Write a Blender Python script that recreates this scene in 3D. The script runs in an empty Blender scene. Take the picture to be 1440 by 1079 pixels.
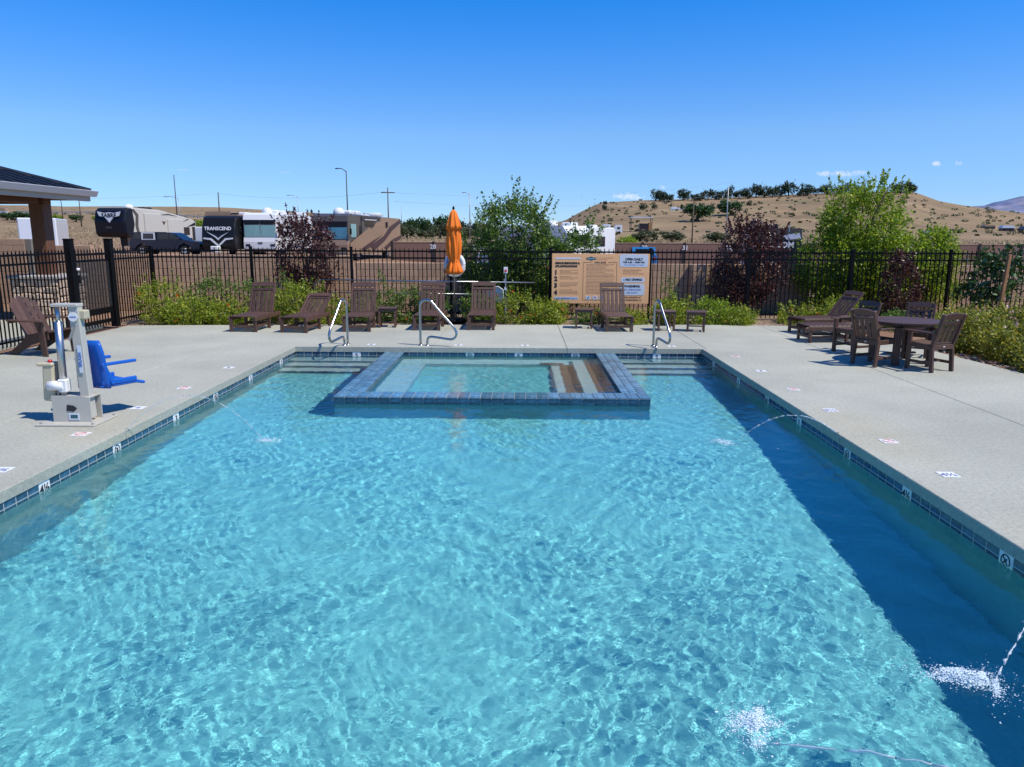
import bpy, math, random
import numpy as np
from mathutils import Vector, Matrix, noise

sc = bpy.context.scene
C = sc.collection
R = math.radians

# ------------------------------------------------------------------ camera, sky, sun, exposure
CAM_H = 2.1
F_PX = 1050.0
yaw = math.atan(11 / F_PX); roll = R(0.25); pitch = math.atan(208 / F_PX)
fw = Vector((-math.sin(yaw) * math.cos(pitch), math.cos(yaw) * math.cos(pitch), -math.sin(pitch)))
r0 = Vector((math.cos(yaw), math.sin(yaw), 0)); u0 = r0.cross(fw)
rr = r0 * math.cos(roll) + u0 * math.sin(roll); uu = -r0 * math.sin(roll) + u0 * math.cos(roll)
cam_data = bpy.data.cameras.new('camera'); cam = bpy.data.objects.new('camera', cam_data); C.objects.link(cam)
cam_data.sensor_width = 36; cam_data.lens = F_PX / 1440 * 36; cam_data.clip_start = 0.1; cam_data.clip_end = 20000
M3 = Matrix((rr, uu, -fw)).transposed()
cam.matrix_world = Matrix.Translation((0, 0, CAM_H)) @ M3.to_4x4()
sc.camera = cam

SUN_DIR = Vector((0.58, -0.27, 1.0)).normalized()
SUN_EL = math.asin(SUN_DIR.z); SUN_AZ = math.atan2(SUN_DIR.x, SUN_DIR.y)
world = bpy.data.worlds.new('World'); sc.world = world; world.use_nodes = True
wn = world.node_tree; wl = wn.links
sky = wn.nodes.new('ShaderNodeTexSky'); sky.sky_type = 'NISHITA'; sky.sun_disc = False
sky.sun_elevation = SUN_EL; sky.sun_rotation = SUN_AZ
sky.altitude = 1500; sky.air_density = 1.0; sky.dust_density = 0.0; sky.ozone_density = 3.0
tint = wn.nodes.new('ShaderNodeMix'); tint.data_type = 'RGBA'; tint.blend_type = 'MULTIPLY'; tint.inputs[0].default_value = 1.0
# desert air: the blue deepens quickly above the horizon
tsk = wn.nodes.new('ShaderNodeTexCoord'); ssk = wn.nodes.new('ShaderNodeSeparateXYZ'); wl.new(tsk.outputs['Generated'], ssk.inputs[0])
rsk = wn.nodes.new('ShaderNodeValToRGB'); wl.new(ssk.outputs[2], rsk.inputs[0])
e_ = rsk.color_ramp.elements; e_[0].position = .04; e_[0].color = (.34, .475, .71, 1); e_[1].position = .45; e_[1].color = (.07, .50, .98, 1)
for pz, cz in ((.124, (.39, .56, .76)), (.215, (.20, .54, .91)), (.297, (.05, .52, 1.0))): q_ = e_.new(pz); q_.color = (*cz, 1)
two = wn.nodes.new('ShaderNodeVectorMath'); two.operation = 'SCALE'; two.inputs['Scale'].default_value = 2.05; wl.new(rsk.outputs[0], two.inputs[0])
wl.new(sky.outputs[0], tint.inputs[6]); wl.new(two.outputs[0], tint.inputs[7])
# small white clouds low over the hills
tcw = wn.nodes.new('ShaderNodeTexCoord')
wnz = wn.nodes.new('ShaderNodeTexNoise'); wnz.inputs['Scale'].default_value = 130; wnz.inputs['Detail'].default_value = 8; wnz.inputs['Roughness'].default_value = .7
wl.new(tcw.outputs['Generated'], wnz.inputs['Vector'])
last = None
def wmath(op, a, b=None, clamp=False):
    n = wn.nodes.new('ShaderNodeMath'); n.operation = op; n.use_clamp = clamp
    for i, q in enumerate((a, b)):
        if q is None: continue
        if isinstance(q, (int, float)): n.inputs[i].default_value = q
        else: wl.new(q, n.inputs[i])
    return n.outputs[0]
sepw = wn.nodes.new('ShaderNodeSeparateXYZ'); wl.new(tcw.outputs['Generated'], sepw.inputs[0])
hx = wmath('DIVIDE', sepw.outputs[0], sepw.outputs[1]); hz = wmath('DIVIDE', sepw.outputs[2], sepw.outputs[1])
for (cx, cz, sx, sz, amp) in ((.1395, .0505, .021, .0042, 1.4), (.184, .0625, .008, .0026, .7), (.408, .080, .026, .0042, 1.3),
                              (.435, .0815, .012, .003, .7), (.531, .0925, .008, .0032, 1.2), (.563, .0935, .007, .0034, 1.2),
                              (-.44, .082, .012, .0016, .45), (-.305, .079, .009, .0022, .4)):
    dx = wmath('DIVIDE', wmath('SUBTRACT', hx, cx), sx); dz = wmath('DIVIDE', wmath('SUBTRACT', hz, cz), sz)
    d = wmath('ADD', wmath('MULTIPLY', dx, dx), wmath('MULTIPLY', dz, dz))
    m_ = wmath('MULTIPLY', wmath('SUBTRACT', wmath('MULTIPLY', wmath('SUBTRACT', wnz.outputs[0], .36), 6.5), d), amp * .6, True)
    last = m_ if last is None else wmath('MAXIMUM', last, m_)
front_ = wmath('GREATER_THAN', sepw.outputs[1], 0.2)
last = wmath('MULTIPLY', wmath('MULTIPLY', last, front_), .62, True)
cmix = wn.nodes.new('ShaderNodeMix'); cmix.data_type = 'RGBA'; cmix.inputs[7].default_value = (9.0, 9.4, 10.2, 1)
wl.new(last, cmix.inputs[0]); wl.new(tint.outputs[2], cmix.inputs[6])
bg = wn.nodes['Background']; bg.inputs[1].default_value = 0.10
wl.new(cmix.outputs[2], bg.inputs[0])

sun_data = bpy.data.lights.new('sun', 'SUN'); sun_data.energy = 5.0; sun_data.angle = R(0.5); sun_data.color = (1.0, 0.94, 0.83)
sun = bpy.data.objects.new('sun', sun_data); C.objects.link(sun)
sun.rotation_euler = SUN_DIR.to_track_quat('Z', 'Y').to_euler(); sun.location = (20, -5, 30)
sun_data.cycles.is_caustics_light = True
sc.view_settings.view_transform = 'Standard'; sc.view_settings.look = 'None'
sc.view_settings.exposure = 0.0; sc.view_settings.gamma = 1.0; sc.view_settings.use_curve_mapping = False
sc.cycles.max_bounces = 10; sc.cycles.transmission_bounces = 6; sc.cycles.transparent_max_bounces = 12
sc.cycles.sample_clamp_indirect = 6.0

# ------------------------------------------------------------------ helpers: objects and tags
def tag(o, label=None, cat=None, group=None, kind=None):
    if label: o['label'] = label
    if cat: o['category'] = cat
    if group: o['group'] = group
    if kind: o['kind'] = kind
    return o
def empty(name, loc=(0, 0, 0), rz=0.0, label=None, cat=None, group=None, kind=None):
    o = bpy.data.objects.new(name, None); C.objects.link(o)
    o.location = loc; o.rotation_euler = (0, 0, rz); o.empty_display_size = .2
    return tag(o, label, cat, group, kind)
def link(name, me, parent=None, loc=(0, 0, 0), rot=(0, 0, 0)):
    o = bpy.data.objects.new(name, me); C.objects.link(o)
    o.location = loc; o.rotation_euler = rot
    if parent: o.parent = parent
    return o
KIDS = {}
def copy_tree(o, loc, rz, label=None, group=None):
    c = o.copy(); C.objects.link(c); c.location = loc; c.rotation_euler = (0, 0, rz)
    if label: c['label'] = label
    if group: c['group'] = group
    def rec(src, dst):
        for ch in list(src.children):
            k = ch.copy(); C.objects.link(k); k.parent = dst
            rec(ch, k)
    rec(o, c)
    return c

# ------------------------------------------------------------------ helpers: meshes
def mesh_np(name, V, Fa, mat=None, smooth=False, fattr=None):
    V = np.asarray(V, dtype=np.float32); Fa = np.asarray(Fa, dtype=np.int32)
    me = bpy.data.meshes.new(name); n = Fa.shape[1]
    me.vertices.add(len(V)); me.vertices.foreach_set('co', V.ravel())
    me.loops.add(Fa.size); me.loops.foreach_set('vertex_index', Fa.ravel())
    me.polygons.add(len(Fa)); me.polygons.foreach_set('loop_start', np.arange(0, Fa.size, n, dtype=np.int32))
    try: me.polygons.foreach_set('loop_total', np.full(len(Fa), n, dtype=np.int32))
    except Exception: pass
    me.update(calc_edges=True)
    if smooth: me.polygons.foreach_set('use_smooth', np.ones(len(Fa), dtype=bool))
    if fattr is not None:
        a = me.attributes.new('v', 'FLOAT', 'FACE'); a.data.foreach_set('value', np.asarray(fattr, dtype=np.float32))
    if mat: me.materials.append(mat)
    return me

class MB:
    def __init__(s): s.v = []; s.f = []; s.m = []; s.sm = []; s.mi = 0
    def add(s, vs, fs, smooth=False):
        n = len(s.v); s.v += [tuple(v) for v in vs]
        for f in fs: s.f.append(tuple(i + n for i in f)); s.m.append(s.mi); s.sm.append(smooth)
        return s
    def box(s, c, size, rot=None, ch=0.0):
        hx, hy, hz = size[0] / 2, size[1] / 2, size[2] / 2
        if ch <= 0:
            vs = [Vector((x, y, z)) for z in (-hz, hz) for y in (-hy, hy) for x in (-hx, hx)]
            fs = [(0, 2, 3, 1), (4, 5, 7, 6), (0, 1, 5, 4), (2, 6, 7, 3), (0, 4, 6, 2), (1, 3, 7, 5)]
        else:   # chamfered box: 24 verts
            c_ = min(ch, hx * .9, hy * .9, hz * .9); vs = []; idx = {}
            for sz in (-1, 1):
                for sy in (-1, 1):
                    for sx in (-1, 1):
                        for ax in range(3):
                            p = [sx * (hx - c_), sy * (hy - c_), sz * (hz - c_)]
                            p[ax] = (sx, sy, sz)[ax] * (hx, hy, hz)[ax]
                            idx[(sx, sy, sz, ax)] = len(vs); vs.append(Vector(p))
            fs = []
            for ax in range(3):
                a, b = [(1, 2), (2, 0), (0, 1)][ax]
                for sg in (-1, 1):
                    q = []
                    for (sa, sb) in ((-1, -1), (1, -1), (1, 1), (-1, 1)):
                        k = [0, 0, 0]; k[ax] = sg; k[a] = sa; k[b] = sb; q.append(idx[(*k, ax)])
                    fs.append(tuple(q if sg > 0 else q[::-1]))
            for ax in range(3):
                a, b = [(1, 2), (2, 0), (0, 1)][ax]
                for sa in (-1, 1):
                    for sb in (-1, 1):
                        k0 = [0, 0, 0]; k0[a] = sa; k0[b] = sb; k0[ax] = -1; k1 = list(k0); k1[ax] = 1
                        q = [idx[(*k0, a)], idx[(*k1, a)], idx[(*k1, b)], idx[(*k0, b)]]
                        fs.append(tuple(q if sa * sb < 0 else q[::-1]))
            for sz in (-1, 1):
                for sy in (-1, 1):
                    for sx in (-1, 1):
                        q = [idx[(sx, sy, sz, 0)], idx[(sx, sy, sz, 1)], idx[(sx, sy, sz, 2)]]
                        fs.append(tuple(q if sx * sy * sz > 0 else q[::-1]))
        if rot is not None:
            rm = rot if isinstance(rot, Matrix) else Matrix.Rotation(rot, 3, 'Z')
            vs = [rm @ v for v in vs]
        c = Vector(c); return s.add([v + c for v in vs], fs)
    def bar(s, a, b, w, h=None, ch=0.0, upv=(0, 0, 1)):
        h = w if h is None else h
        a = Vector(a); b = Vector(b); d = b - a; L = d.length; d.normalize(); u_ = Vector(upv)
        if abs(d.dot(u_)) > .98: u_ = Vector((0, 1, 0))
        x = d.cross(u_).normalized(); z = x.cross(d).normalized()
        return s.box((a + b) / 2, (w, L, h), Matrix((x, d, z)).transposed(), ch)
    def tube(s, pts, r, n=8, cap=True):
        pts = [Vector(p) for p in pts]; rs = r if isinstance(r, (list, tuple)) else [r] * len(pts)
        vs = []; prev = None
        for i, p in enumerate(pts):
            t = (pts[min(i + 1, len(pts) - 1)] - pts[max(i - 1, 0)]).normalized()
            if prev is None:
                a = Vector((0, 0, 1)) if abs(t.z) < .9 else Vector((1, 0, 0)); x = t.cross(a).normalized()
            else: x = (prev - t * prev.dot(t)).normalized()
            prev = x; y = t.cross(x)
            for k in range(n):
                an = 2 * math.pi * k / n; vs.append(p + (x * math.cos(an) + y * math.sin(an)) * rs[i])
        fs = [(i * n + k, i * n + (k + 1) % n, (i + 1) * n + (k + 1) % n, (i + 1) * n + k) for i in range(len(pts) - 1) for k in range(n)]
        s.add(vs, fs, True)
        if cap:
            m = len(s.v) - len(vs)
            s.f.append(tuple(m + k for k in range(n))[::-1]); s.m.append(s.mi); s.sm.append(False)
            s.f.append(tuple(m + (len(pts) - 1) * n + k for k in range(n))); s.m.append(s.mi); s.sm.append(False)
        return s
    def cyl(s, c, r, h, n=16, axis=(0, 0, 1), r2=None):
        c = Vector(c); a = Vector(axis).normalized() * h / 2
        return s.tube([c - a, c + a], [r, r if r2 is None else r2], n)
    def lathe(s, prof, n=24, c=(0, 0, 0), fn=None):
        vs = []
        for i, (r, z) in enumerate(prof):
            for k in range(n):
                an = 2 * math.pi * k / n; q = r if fn is None else fn(r, z, an)
                vs.append((c[0] + q * math.cos(an), c[1] + q * math.sin(an), c[2] + z))
        fs = [(i * n + k, i * n + (k + 1) % n, (i + 1) * n + (k + 1) % n, (i + 1) * n + k) for i in range(len(prof) - 1) for k in range(n)]
        return s.add(vs, fs, True)
    def prism(s, poly, a0, a1, axis='z', ch=0.0):
        """poly of 2-D points (counter-clockwise); axis z: poly is x,y; y: poly is x,z; x: poly is y,z"""
        def P(p, a):
            return {'z': (p[0], p[1], a), 'y': (p[0], a, p[1]), 'x': (a, p[0], p[1])}[axis]
        n = len(poly)
        if ch > 0:
            cx = sum(p[0] for p in poly) / n; cy = sum(p[1] for p in poly) / n
            ins = []
            for i in range(n):
                p0 = Vector(poly[i - 1][:2]); p1 = Vector(poly[i][:2]); p2 = Vector(poly[(i + 1) % n][:2])
                e1 = (p1 - p0).normalized(); e2 = (p2 - p1).normalized()
                n1 = Vector((-e1.y, e1.x)); n2 = Vector((-e2.y, e2.x)); b = n1 + n2
                b = b / max(.3, b.length_squared / 2 * 1.0) if b.length > 1e-6 else n1
                ins.append(tuple(p1 + b * ch))
            vs = [P(p, a0) for p in poly] + [P(p, a1 - ch) for p in poly] + [P(p, a1) for p in ins]
            fs = [tuple(range(n))[::-1], tuple(range(2 * n, 3 * n))]
            for l in (0, 1): fs += [(l * n + i, l * n + (i + 1) % n, (l + 1) * n + (i + 1) % n, (l + 1) * n + i) for i in range(n)]
        else:
            vs = [P(p, a0) for p in poly] + [P(p, a1) for p in poly]
            fs = [tuple(range(n))[::-1], tuple(range(n, 2 * n))] + [(i, (i + 1) % n, n + (i + 1) % n, n + i) for i in range(n)]
        return s.add(vs, fs)
    def mesh(s, name, mats):
        me = bpy.data.meshes.new(name); me.from_pydata(s.v, [], s.f)
        for m in (mats if isinstance(mats, (list, tuple)) else [mats]): me.materials.append(m)
        me.polygons.foreach_set('material_index', s.m); me.polygons.foreach_set('use_smooth', s.sm)
        me.update(); return me
    def build(s, name, mats, parent=None, loc=(0, 0, 0), rot=(0, 0, 0)):
        return link(name, s.mesh(name, mats), parent, loc, rot)
def one(name, mats, parent, fn, *a, **k):
    m = MB(); getattr(m, fn)(*a, **k); return m.build(name, mats, parent)
TXT = {}
def text_mesh(body, size, mat, align='LEFT', bold=0.0):
    key = (body, round(size, 5), mat.name, align, bold)
    if key in TXT: return TXT[key]
    cu = bpy.data.curves.new('text', 'FONT'); cu.body = body; cu.size = size; cu.align_x = align; cu.extrude = .0015
    cu.resolution_u = 2; cu.offset = bold
    ob = bpy.data.objects.new('text', cu); C.objects.link(ob)
    dg = bpy.context.evaluated_depsgraph_get(); me = bpy.data.meshes.new_from_object(ob.evaluated_get(dg))
    bpy.data.objects.remove(ob); bpy.data.curves.remove(cu)
    me.materials.clear(); me.materials.append(mat); TXT[key] = me; return me

# ------------------------------------------------------------------ helpers: materials
def mat(name, col, rough=.6, metal=0.0, var=0.0, vscale=6.0, bump=0.0, bscale=40.0, col2=None, c2scale=1.0, spec=.5, coord='Object', objvar=0.0,
        emit=None, stretch=None, detail=4.0, coat=0.0):
    m = bpy.data.materials.new(name); m.use_nodes = True; t = m.node_tree; L = t.links; p = t.nodes['Principled BSDF']
    p.inputs['Base Color'].default_value = (*col, 1); p.inputs['Roughness'].default_value = rough; p.inputs['Metallic'].default_value = metal
    p.inputs['Specular IOR Level'].default_value = spec; p.inputs['Coat Weight'].default_value = coat
    tc = t.nodes.new('ShaderNodeTexCoord'); vec = tc.outputs[coord]
    if stretch:
        mp = t.nodes.new('ShaderNodeMapping'); mp.inputs['Scale'].default_value = stretch; L.new(vec, mp.inputs[0]); vec = mp.outputs[0]
    c = None
    if col2 is not None:
        nz = t.nodes.new('ShaderNodeTexNoise'); nz.inputs['Scale'].default_value = c2scale; nz.inputs['Detail'].default_value = detail; L.new(vec, nz.inputs['Vector'])
        rp = t.nodes.new('ShaderNodeValToRGB'); rp.color_ramp.elements[0].position = .38; rp.color_ramp.elements[1].position = .62
        rp.color_ramp.elements[0].color = (*col, 1); rp.color_ramp.elements[1].color = (*col2, 1)
        L.new(nz.outputs[0], rp.inputs[0]); c = rp.outputs[0]
    if var > 0 or objvar > 0:
        hv = t.nodes.new('ShaderNodeHueSaturation')
        if c is None: hv.inputs['Color'].default_value = (*col, 1)
        else: L.new(c, hv.inputs['Color'])
        val = None
        if var > 0:
            n2 = t.nodes.new('ShaderNodeTexNoise'); n2.inputs['Scale'].default_value = vscale; n2.inputs['Detail'].default_value = 6; n2.inputs['Roughness'].default_value = .65
            L.new(vec, n2.inputs['Vector'])
            mr = t.nodes.new('ShaderNodeMapRange'); mr.inputs[1].default_value = .25; mr.inputs[2].default_value = .75
            mr.inputs[3].default_value = 1 - var; mr.inputs[4].default_value = 1 + var; L.new(n2.outputs[0], mr.inputs[0]); val = mr.outputs[0]
        if objvar > 0:
            oi = t.nodes.new('ShaderNodeObjectInfo'); m3 = t.nodes.new('ShaderNodeMapRange'); m3.inputs[3].default_value = 1 - objvar; m3.inputs[4].default_value = 1 + objvar
            L.new(oi.outputs['Random'], m3.inputs[0])
            if val is None: val = m3.outputs[0]
            else:
                mm = t.nodes.new('ShaderNodeMath'); mm.operation = 'MULTIPLY'; L.new(val, mm.inputs[0]); L.new(m3.outputs[0], mm.inputs[1]); val = mm.outputs[0]
        L.new(val, hv.inputs['Value']); c = hv.outputs[0]
    if c is not None: L.new(c, p.inputs['Base Color'])
    if bump > 0:
        n3 = t.nodes.new('ShaderNodeTexNoise'); n3.inputs['Scale'].default_value = bscale; n3.inputs['Detail'].default_value = 5; L.new(vec, n3.inputs['Vector'])
        b = t.nodes.new('ShaderNodeBump'); b.inputs['Strength'].default_value = bump; b.inputs['Distance'].default_value = .02
        L.new(n3.outputs[0], b.inputs['Height']); L.new(b.outputs[0], p.inputs['Normal'])
    if emit: p.inputs['Emission Color'].default_value = (*emit, 1); p.inputs['Emission Strength'].default_value = 1
    return m
def leafmat(name, c1, c2, c3=None, trans=.35, rough=.45):
    """leaf colours differ from leaf to leaf (face attribute v), light passes through them a little"""
    m = bpy.data.materials.new(name); m.use_nodes = True; t = m.node_tree; L = t.links; p = t.nodes['Principled BSDF']
    a = t.nodes.new('ShaderNodeAttribute'); a.attribute_name = 'v'
    rp = t.nodes.new('ShaderNodeValToRGB'); e = rp.color_ramp.elements
    e[0].color = (*c1, 1); e[1].color = (*c2, 1)
    if c3: q = e.new(.9); q.color = (*c2, 1); e[-1].color = (*c3, 1)
    L.new(a.outputs['Fac'], rp.inputs[0]); L.new(rp.outputs[0], p.inputs['Base Color']); p.inputs['Roughness'].default_value = rough
    tr = t.nodes.new('ShaderNodeBsdfTranslucent'); L.new(rp.outputs[0], tr.inputs[0]); mx = t.nodes.new('ShaderNodeMixShader'); mx.inputs[0].default_value = trans
    out = t.nodes['Material Output']; L.new(p.outputs[0], mx.inputs[1]); L.new(tr.outputs[0], mx.inputs[2]); L.new(mx.outputs[0], out.inputs[0])
    return m

m_deck = mat('broom finished concrete', (.378, .380, .315), .85, var=.07, vscale=1.3, bump=.35, bscale=170, col2=(.440, .442, .368), c2scale=60, coord='Object')
# coarse salt finish: add larger speckle and faint stains
def deck_extra(m):
    t = m.node_tree; L = t.links; p = t.nodes['Principled BSDF']; src = p.inputs['Base Color'].links[0].from_socket
    tc = t.nodes.new('ShaderNodeTexCoord')
    n1 = t.nodes.new('ShaderNodeTexNoise'); n1.inputs['Scale'].default_value = 26; n1.inputs['Detail'].default_value = 8; n1.inputs['Roughness'].default_value = .8; L.new(tc.outputs['Object'], n1.inputs['Vector'])
    n2 = t.nodes.new('ShaderNodeTexNoise'); n2.inputs['Scale'].default_value = .45; n2.inputs['Detail'].default_value = 5; L.new(tc.outputs['Object'], n2.inputs['Vector'])
    def mr(src_, a, b, c, d):
        q = t.nodes.new('ShaderNodeMapRange'); L.new(src_, q.inputs[0])
        for i, v in zip((1, 2, 3, 4), (a, b, c, d)): q.inputs[i].default_value = v
        return q.outputs[0]
    v1 = mr(n1.outputs[0], .35, .65, .76, 1.18); v2 = mr(n2.outputs[0], .35, .65, .88, 1.06)
    mm = t.nodes.new('ShaderNodeMath'); mm.operation = 'MULTIPLY'; L.new(v1, mm.inputs[0]); L.new(v2, mm.inputs[1])
    hv = t.nodes.new('ShaderNodeHueSaturation'); L.new(src, hv.inputs['Color']); L.new(mm.outputs[0], hv.inputs['Value'])
    # pale tan mineral stain beside the pool edge where the jets drip
    mx = t.nodes.new('ShaderNodeMix'); mx.data_type = 'RGBA'; mx.blend_type = 'MULTIPLY'; mx.inputs[7].default_value = (1.02, .93, .80, 1)
    sp = t.nodes.new('ShaderNodeSeparateXYZ'); L.new(tc.outputs['Object'], sp.inputs[0])
    g = None
    for (sx, sy, rx, ry) in ((-4.55, 7.9, .45, .8), (3.85, 8.0, .5, 1.2), (-4.55, 4.6, .3, .5), (3.8, 4.6, .3, .9)):
        ax = t.nodes.new('ShaderNodeMath'); ax.operation = 'SUBTRACT'; L.new(sp.outputs[0], ax.inputs[0]); ax.inputs[1].default_value = sx
        ay = t.nodes.new('ShaderNodeMath'); ay.operation = 'SUBTRACT'; L.new(sp.outputs[1], ay.inputs[0]); ay.inputs[1].default_value = sy
        def sq(o_, r_):
            d_ = t.nodes.new('ShaderNodeMath'); d_.operation = 'DIVIDE'; L.new(o_, d_.inputs[0]); d_.inputs[1].default_value = r_
            e_ = t.nodes.new('ShaderNodeMath'); e_.operation = 'MULTIPLY'; L.new(d_.outputs[0], e_.inputs[0]); L.new(d_.outputs[0], e_.inputs[1]); return e_.outputs[0]
        ad = t.nodes.new('ShaderNodeMath'); ad.operation = 'ADD'; L.new(sq(ax.outputs[0], rx), ad.inputs[0]); L.new(sq(ay.outputs[0], ry), ad.inputs[1])
        o_ = mr(ad.outputs[0], 0, 1.4, 1, 0)
        if g is None: g = o_
        else:
            k = t.nodes.new('ShaderNodeMath'); k.operation = 'MAXIMUM'; L.new(g, k.inputs[0]); L.new(o_, k.inputs[1]); g = k.outputs[0]
    kk = t.nodes.new('ShaderNodeMath'); kk.operation = 'MULTIPLY'; L.new(g, kk.inputs[0]); L.new(mr(n2.outputs[0], .3, .6, .2, .6), kk.inputs[1])
    L.new(kk.outputs[0], mx.inputs[0]); L.new(hv.outputs[0], mx.inputs[6]); L.new(mx.outputs[2], p.inputs['Base Color'])
deck_extra(m_deck)
m_joint = mat('dark joint filler', (.10, .095, .085), .9)
m_mulch = mat('brown mulch and gravel', (.16, .10, .065), .95, var=.5, vscale=30, bump=1.0, bscale=25, col2=(.30, .22, .15), c2scale=14)
m_brown = mat('brown recycled lumber', (.086, .044, .030), .50, var=.28, vscale=7, bump=.15, bscale=60, objvar=.22)
m_black = mat('black powder coated metal', (.004, .004, .005), .5, spec=.15)
m_steel = mat('polished stainless steel', (.46, .45, .43), .24, 1.0)
m_alu = mat('brushed aluminium', (.52, .53, .54), .35, 1.0)
m_screw = mat('galvanised steel', (.35, .35, .36), .5, .8)
m_white = mat('white enamel', (.78, .78, .77), .35, var=.03)
m_liftwhite = mat('off white powder coat', (.47, .45, .39), .42, var=.05, vscale=8)
m_beige = mat('beige moulded plastic', (.50, .44, .30), .5, var=.04)
m_blue = mat('blue moulded plastic', (.008, .10, .46), .32, var=.05, vscale=10)
m_bluetile = mat('glazed blue tile', (.014, .045, .085), .12, var=.35, vscale=14, col2=(.035, .10, .17), c2scale=9, objvar=.35, spec=.6, coord='Object')
m_spatile = mat('glazed slate blue tile', (.060, .155, .235), .16, var=.3, vscale=16, col2=(.13, .25, .33), c2scale=10, objvar=.26, spec=.6)
m_grout = mat('pale grout', (.38, .39, .37), .85, var=.06)
m_browntile = mat('brown step tile', (.17, .095, .06), .5, var=.2, vscale=20)
m_spawall = mat('grey blue pebble plaster', (.085, .24, .30), .8, var=.12, vscale=30)
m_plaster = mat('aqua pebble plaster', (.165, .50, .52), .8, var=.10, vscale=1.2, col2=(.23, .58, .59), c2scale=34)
m_litwallplaster = mat('sunlit greyish wall plaster', (.17, .33, .35), .8, var=.15, vscale=3, col2=(.23, .36, .36), c2scale=30)  # left wall copy of the plaster, sunlight put into its lighter grey
m_shadewallplaster = mat('shade darkened aqua wall plaster', (.06, .24, .26), .8, var=.12, vscale=2, col2=(.085, .28, .29), c2scale=34)  # same wall plaster with underwater shade put into its darker colour
m_stepplaster = mat('grey pebble plaster', (.36, .47, .47), .8, var=.16, vscale=40, col2=(.47, .54, .52), c2scale=22)
m_spaplaster = mat('pale speckled spa plaster', (.30, .53, .56), .8, var=.28, vscale=48, col2=(.50, .64, .64), c2scale=30)
m_ink = mat('dark ink', (.015, .015, .02), .5)
m_inkblue = mat('blue ink', (.02, .10, .42), .5)
m_red = mat('red enamel', (.55, .02, .03), .4)
m_board = mat('tan sign board', (.88, .47, .22), .55, var=.02, vscale=3)
m_rule = mat('brown print', (.24, .12, .06), .6)
m_pale = mat('pale grey vinyl', (.62, .66, .72), .5)
m_faintred = mat('faded red print', (.55, .24, .22), .6)
m_faintblue = mat('faded blue print', (.16, .20, .36), .6)
m_teal = mat('dark teal print', (.02, .10, .11), .5)
m_orange = mat('orange canvas', (.82, .185, .008), .75, var=.05, vscale=6, bump=.1, bscale=120)
m_wood = mat('stained timber', (.13, .055, .025), .6, var=.3, vscale=3, bump=.2, bscale=20, stretch=(8, 8, .6))
m_roof = mat('dark blue grey metal roof', (.030, .036, .050), .30, .3, var=.08)
m_gutter = mat('pale grey gutter', (.55, .56, .56), .4)
m_fascia = mat('cream fascia', (.50, .44, .36), .6)
m_stone = mat('tan sandstone', (.50, .37, .27), .9, var=.25, vscale=5, bump=.9, bscale=9, col2=(.62, .48, .38), c2scale=2.5, objvar=.22)
m_mortar = mat('mortar', (.20, .18, .15), .95, bump=.4)
m_cap = mat('grey cap stone', (.42, .39, .38), .8, var=.1, bump=.3)
m_block = mat('brown concrete block', (.48, .31, .20), .92, var=.10, vscale=8, bump=.4, bscale=60, objvar=.10)
m_blocktan = mat('tan concrete block', (.43, .28, .18), .92, var=.10, vscale=8, bump=.4, bscale=60, objvar=.06)
m_panelwall = mat('brown precast panel', (.235, .135, .095), .9, var=.12, vscale=3, bump=.3, objvar=.07)
m_darkpost = mat('dark brown steel post', (.03, .022, .018), .5)
m_bark = mat('grey brown bark', (.11, .075, .05), .9, var=.3, vscale=12, bump=.6, bscale=30)
m_stake = mat('lodgepole stake', (.34, .17, .07), .8, var=.2)
m_polew = mat('weathered utility pole', (.10, .07, .05), .9)
m_poleg = mat('galvanised lamp pole', (.33, .34, .35), .45, .5)
m_glassd = mat('dark window glass', (.012, .016, .022), .08, spec=.8)
m_curtain = mat('pale teal windshield curtain', (.22, .42, .40), .45, var=.35, vscale=5, stretch=(5, 1, .1), coat=.5)
m_tealglass = mat('reflective blue windshield', (.03, .20, .30), .08, var=.5, vscale=3, spec=.9)
m_rvwhite = mat('white gelcoat', (.74, .74, .73), .3, coat=.3)
m_rvcream = mat('cream gelcoat', (.56, .53, .46), .35, coat=.3)
m_rvnavy = mat('navy black gelcoat', (.006, .007, .012), .35, spec=.3)
m_rvblack = mat('black gelcoat', (.010, .010, .011), .38, spec=.3)
m_rvgrey = mat('grey gelcoat', (.085, .072, .06), .3, coat=.3)
m_rvtan = mat('tan gelcoat', (.30, .19, .115), .35, coat=.3)
m_rvbrown = mat('dark brown stripe', (.055, .022, .018), .4)
m_navy = mat('navy car paint', (.006, .010, .028), .3, coat=.25)
m_carblue = mat('bright blue car paint', (.02, .15, .36), .2, coat=.7)
m_tyre = mat('black rubber', (.015, .015, .015), .85)
m_rope = mat('blue and white patterned bag', (.05, .10, .45), .7, col2=(.72, .72, .75), c2scale=22)

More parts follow.
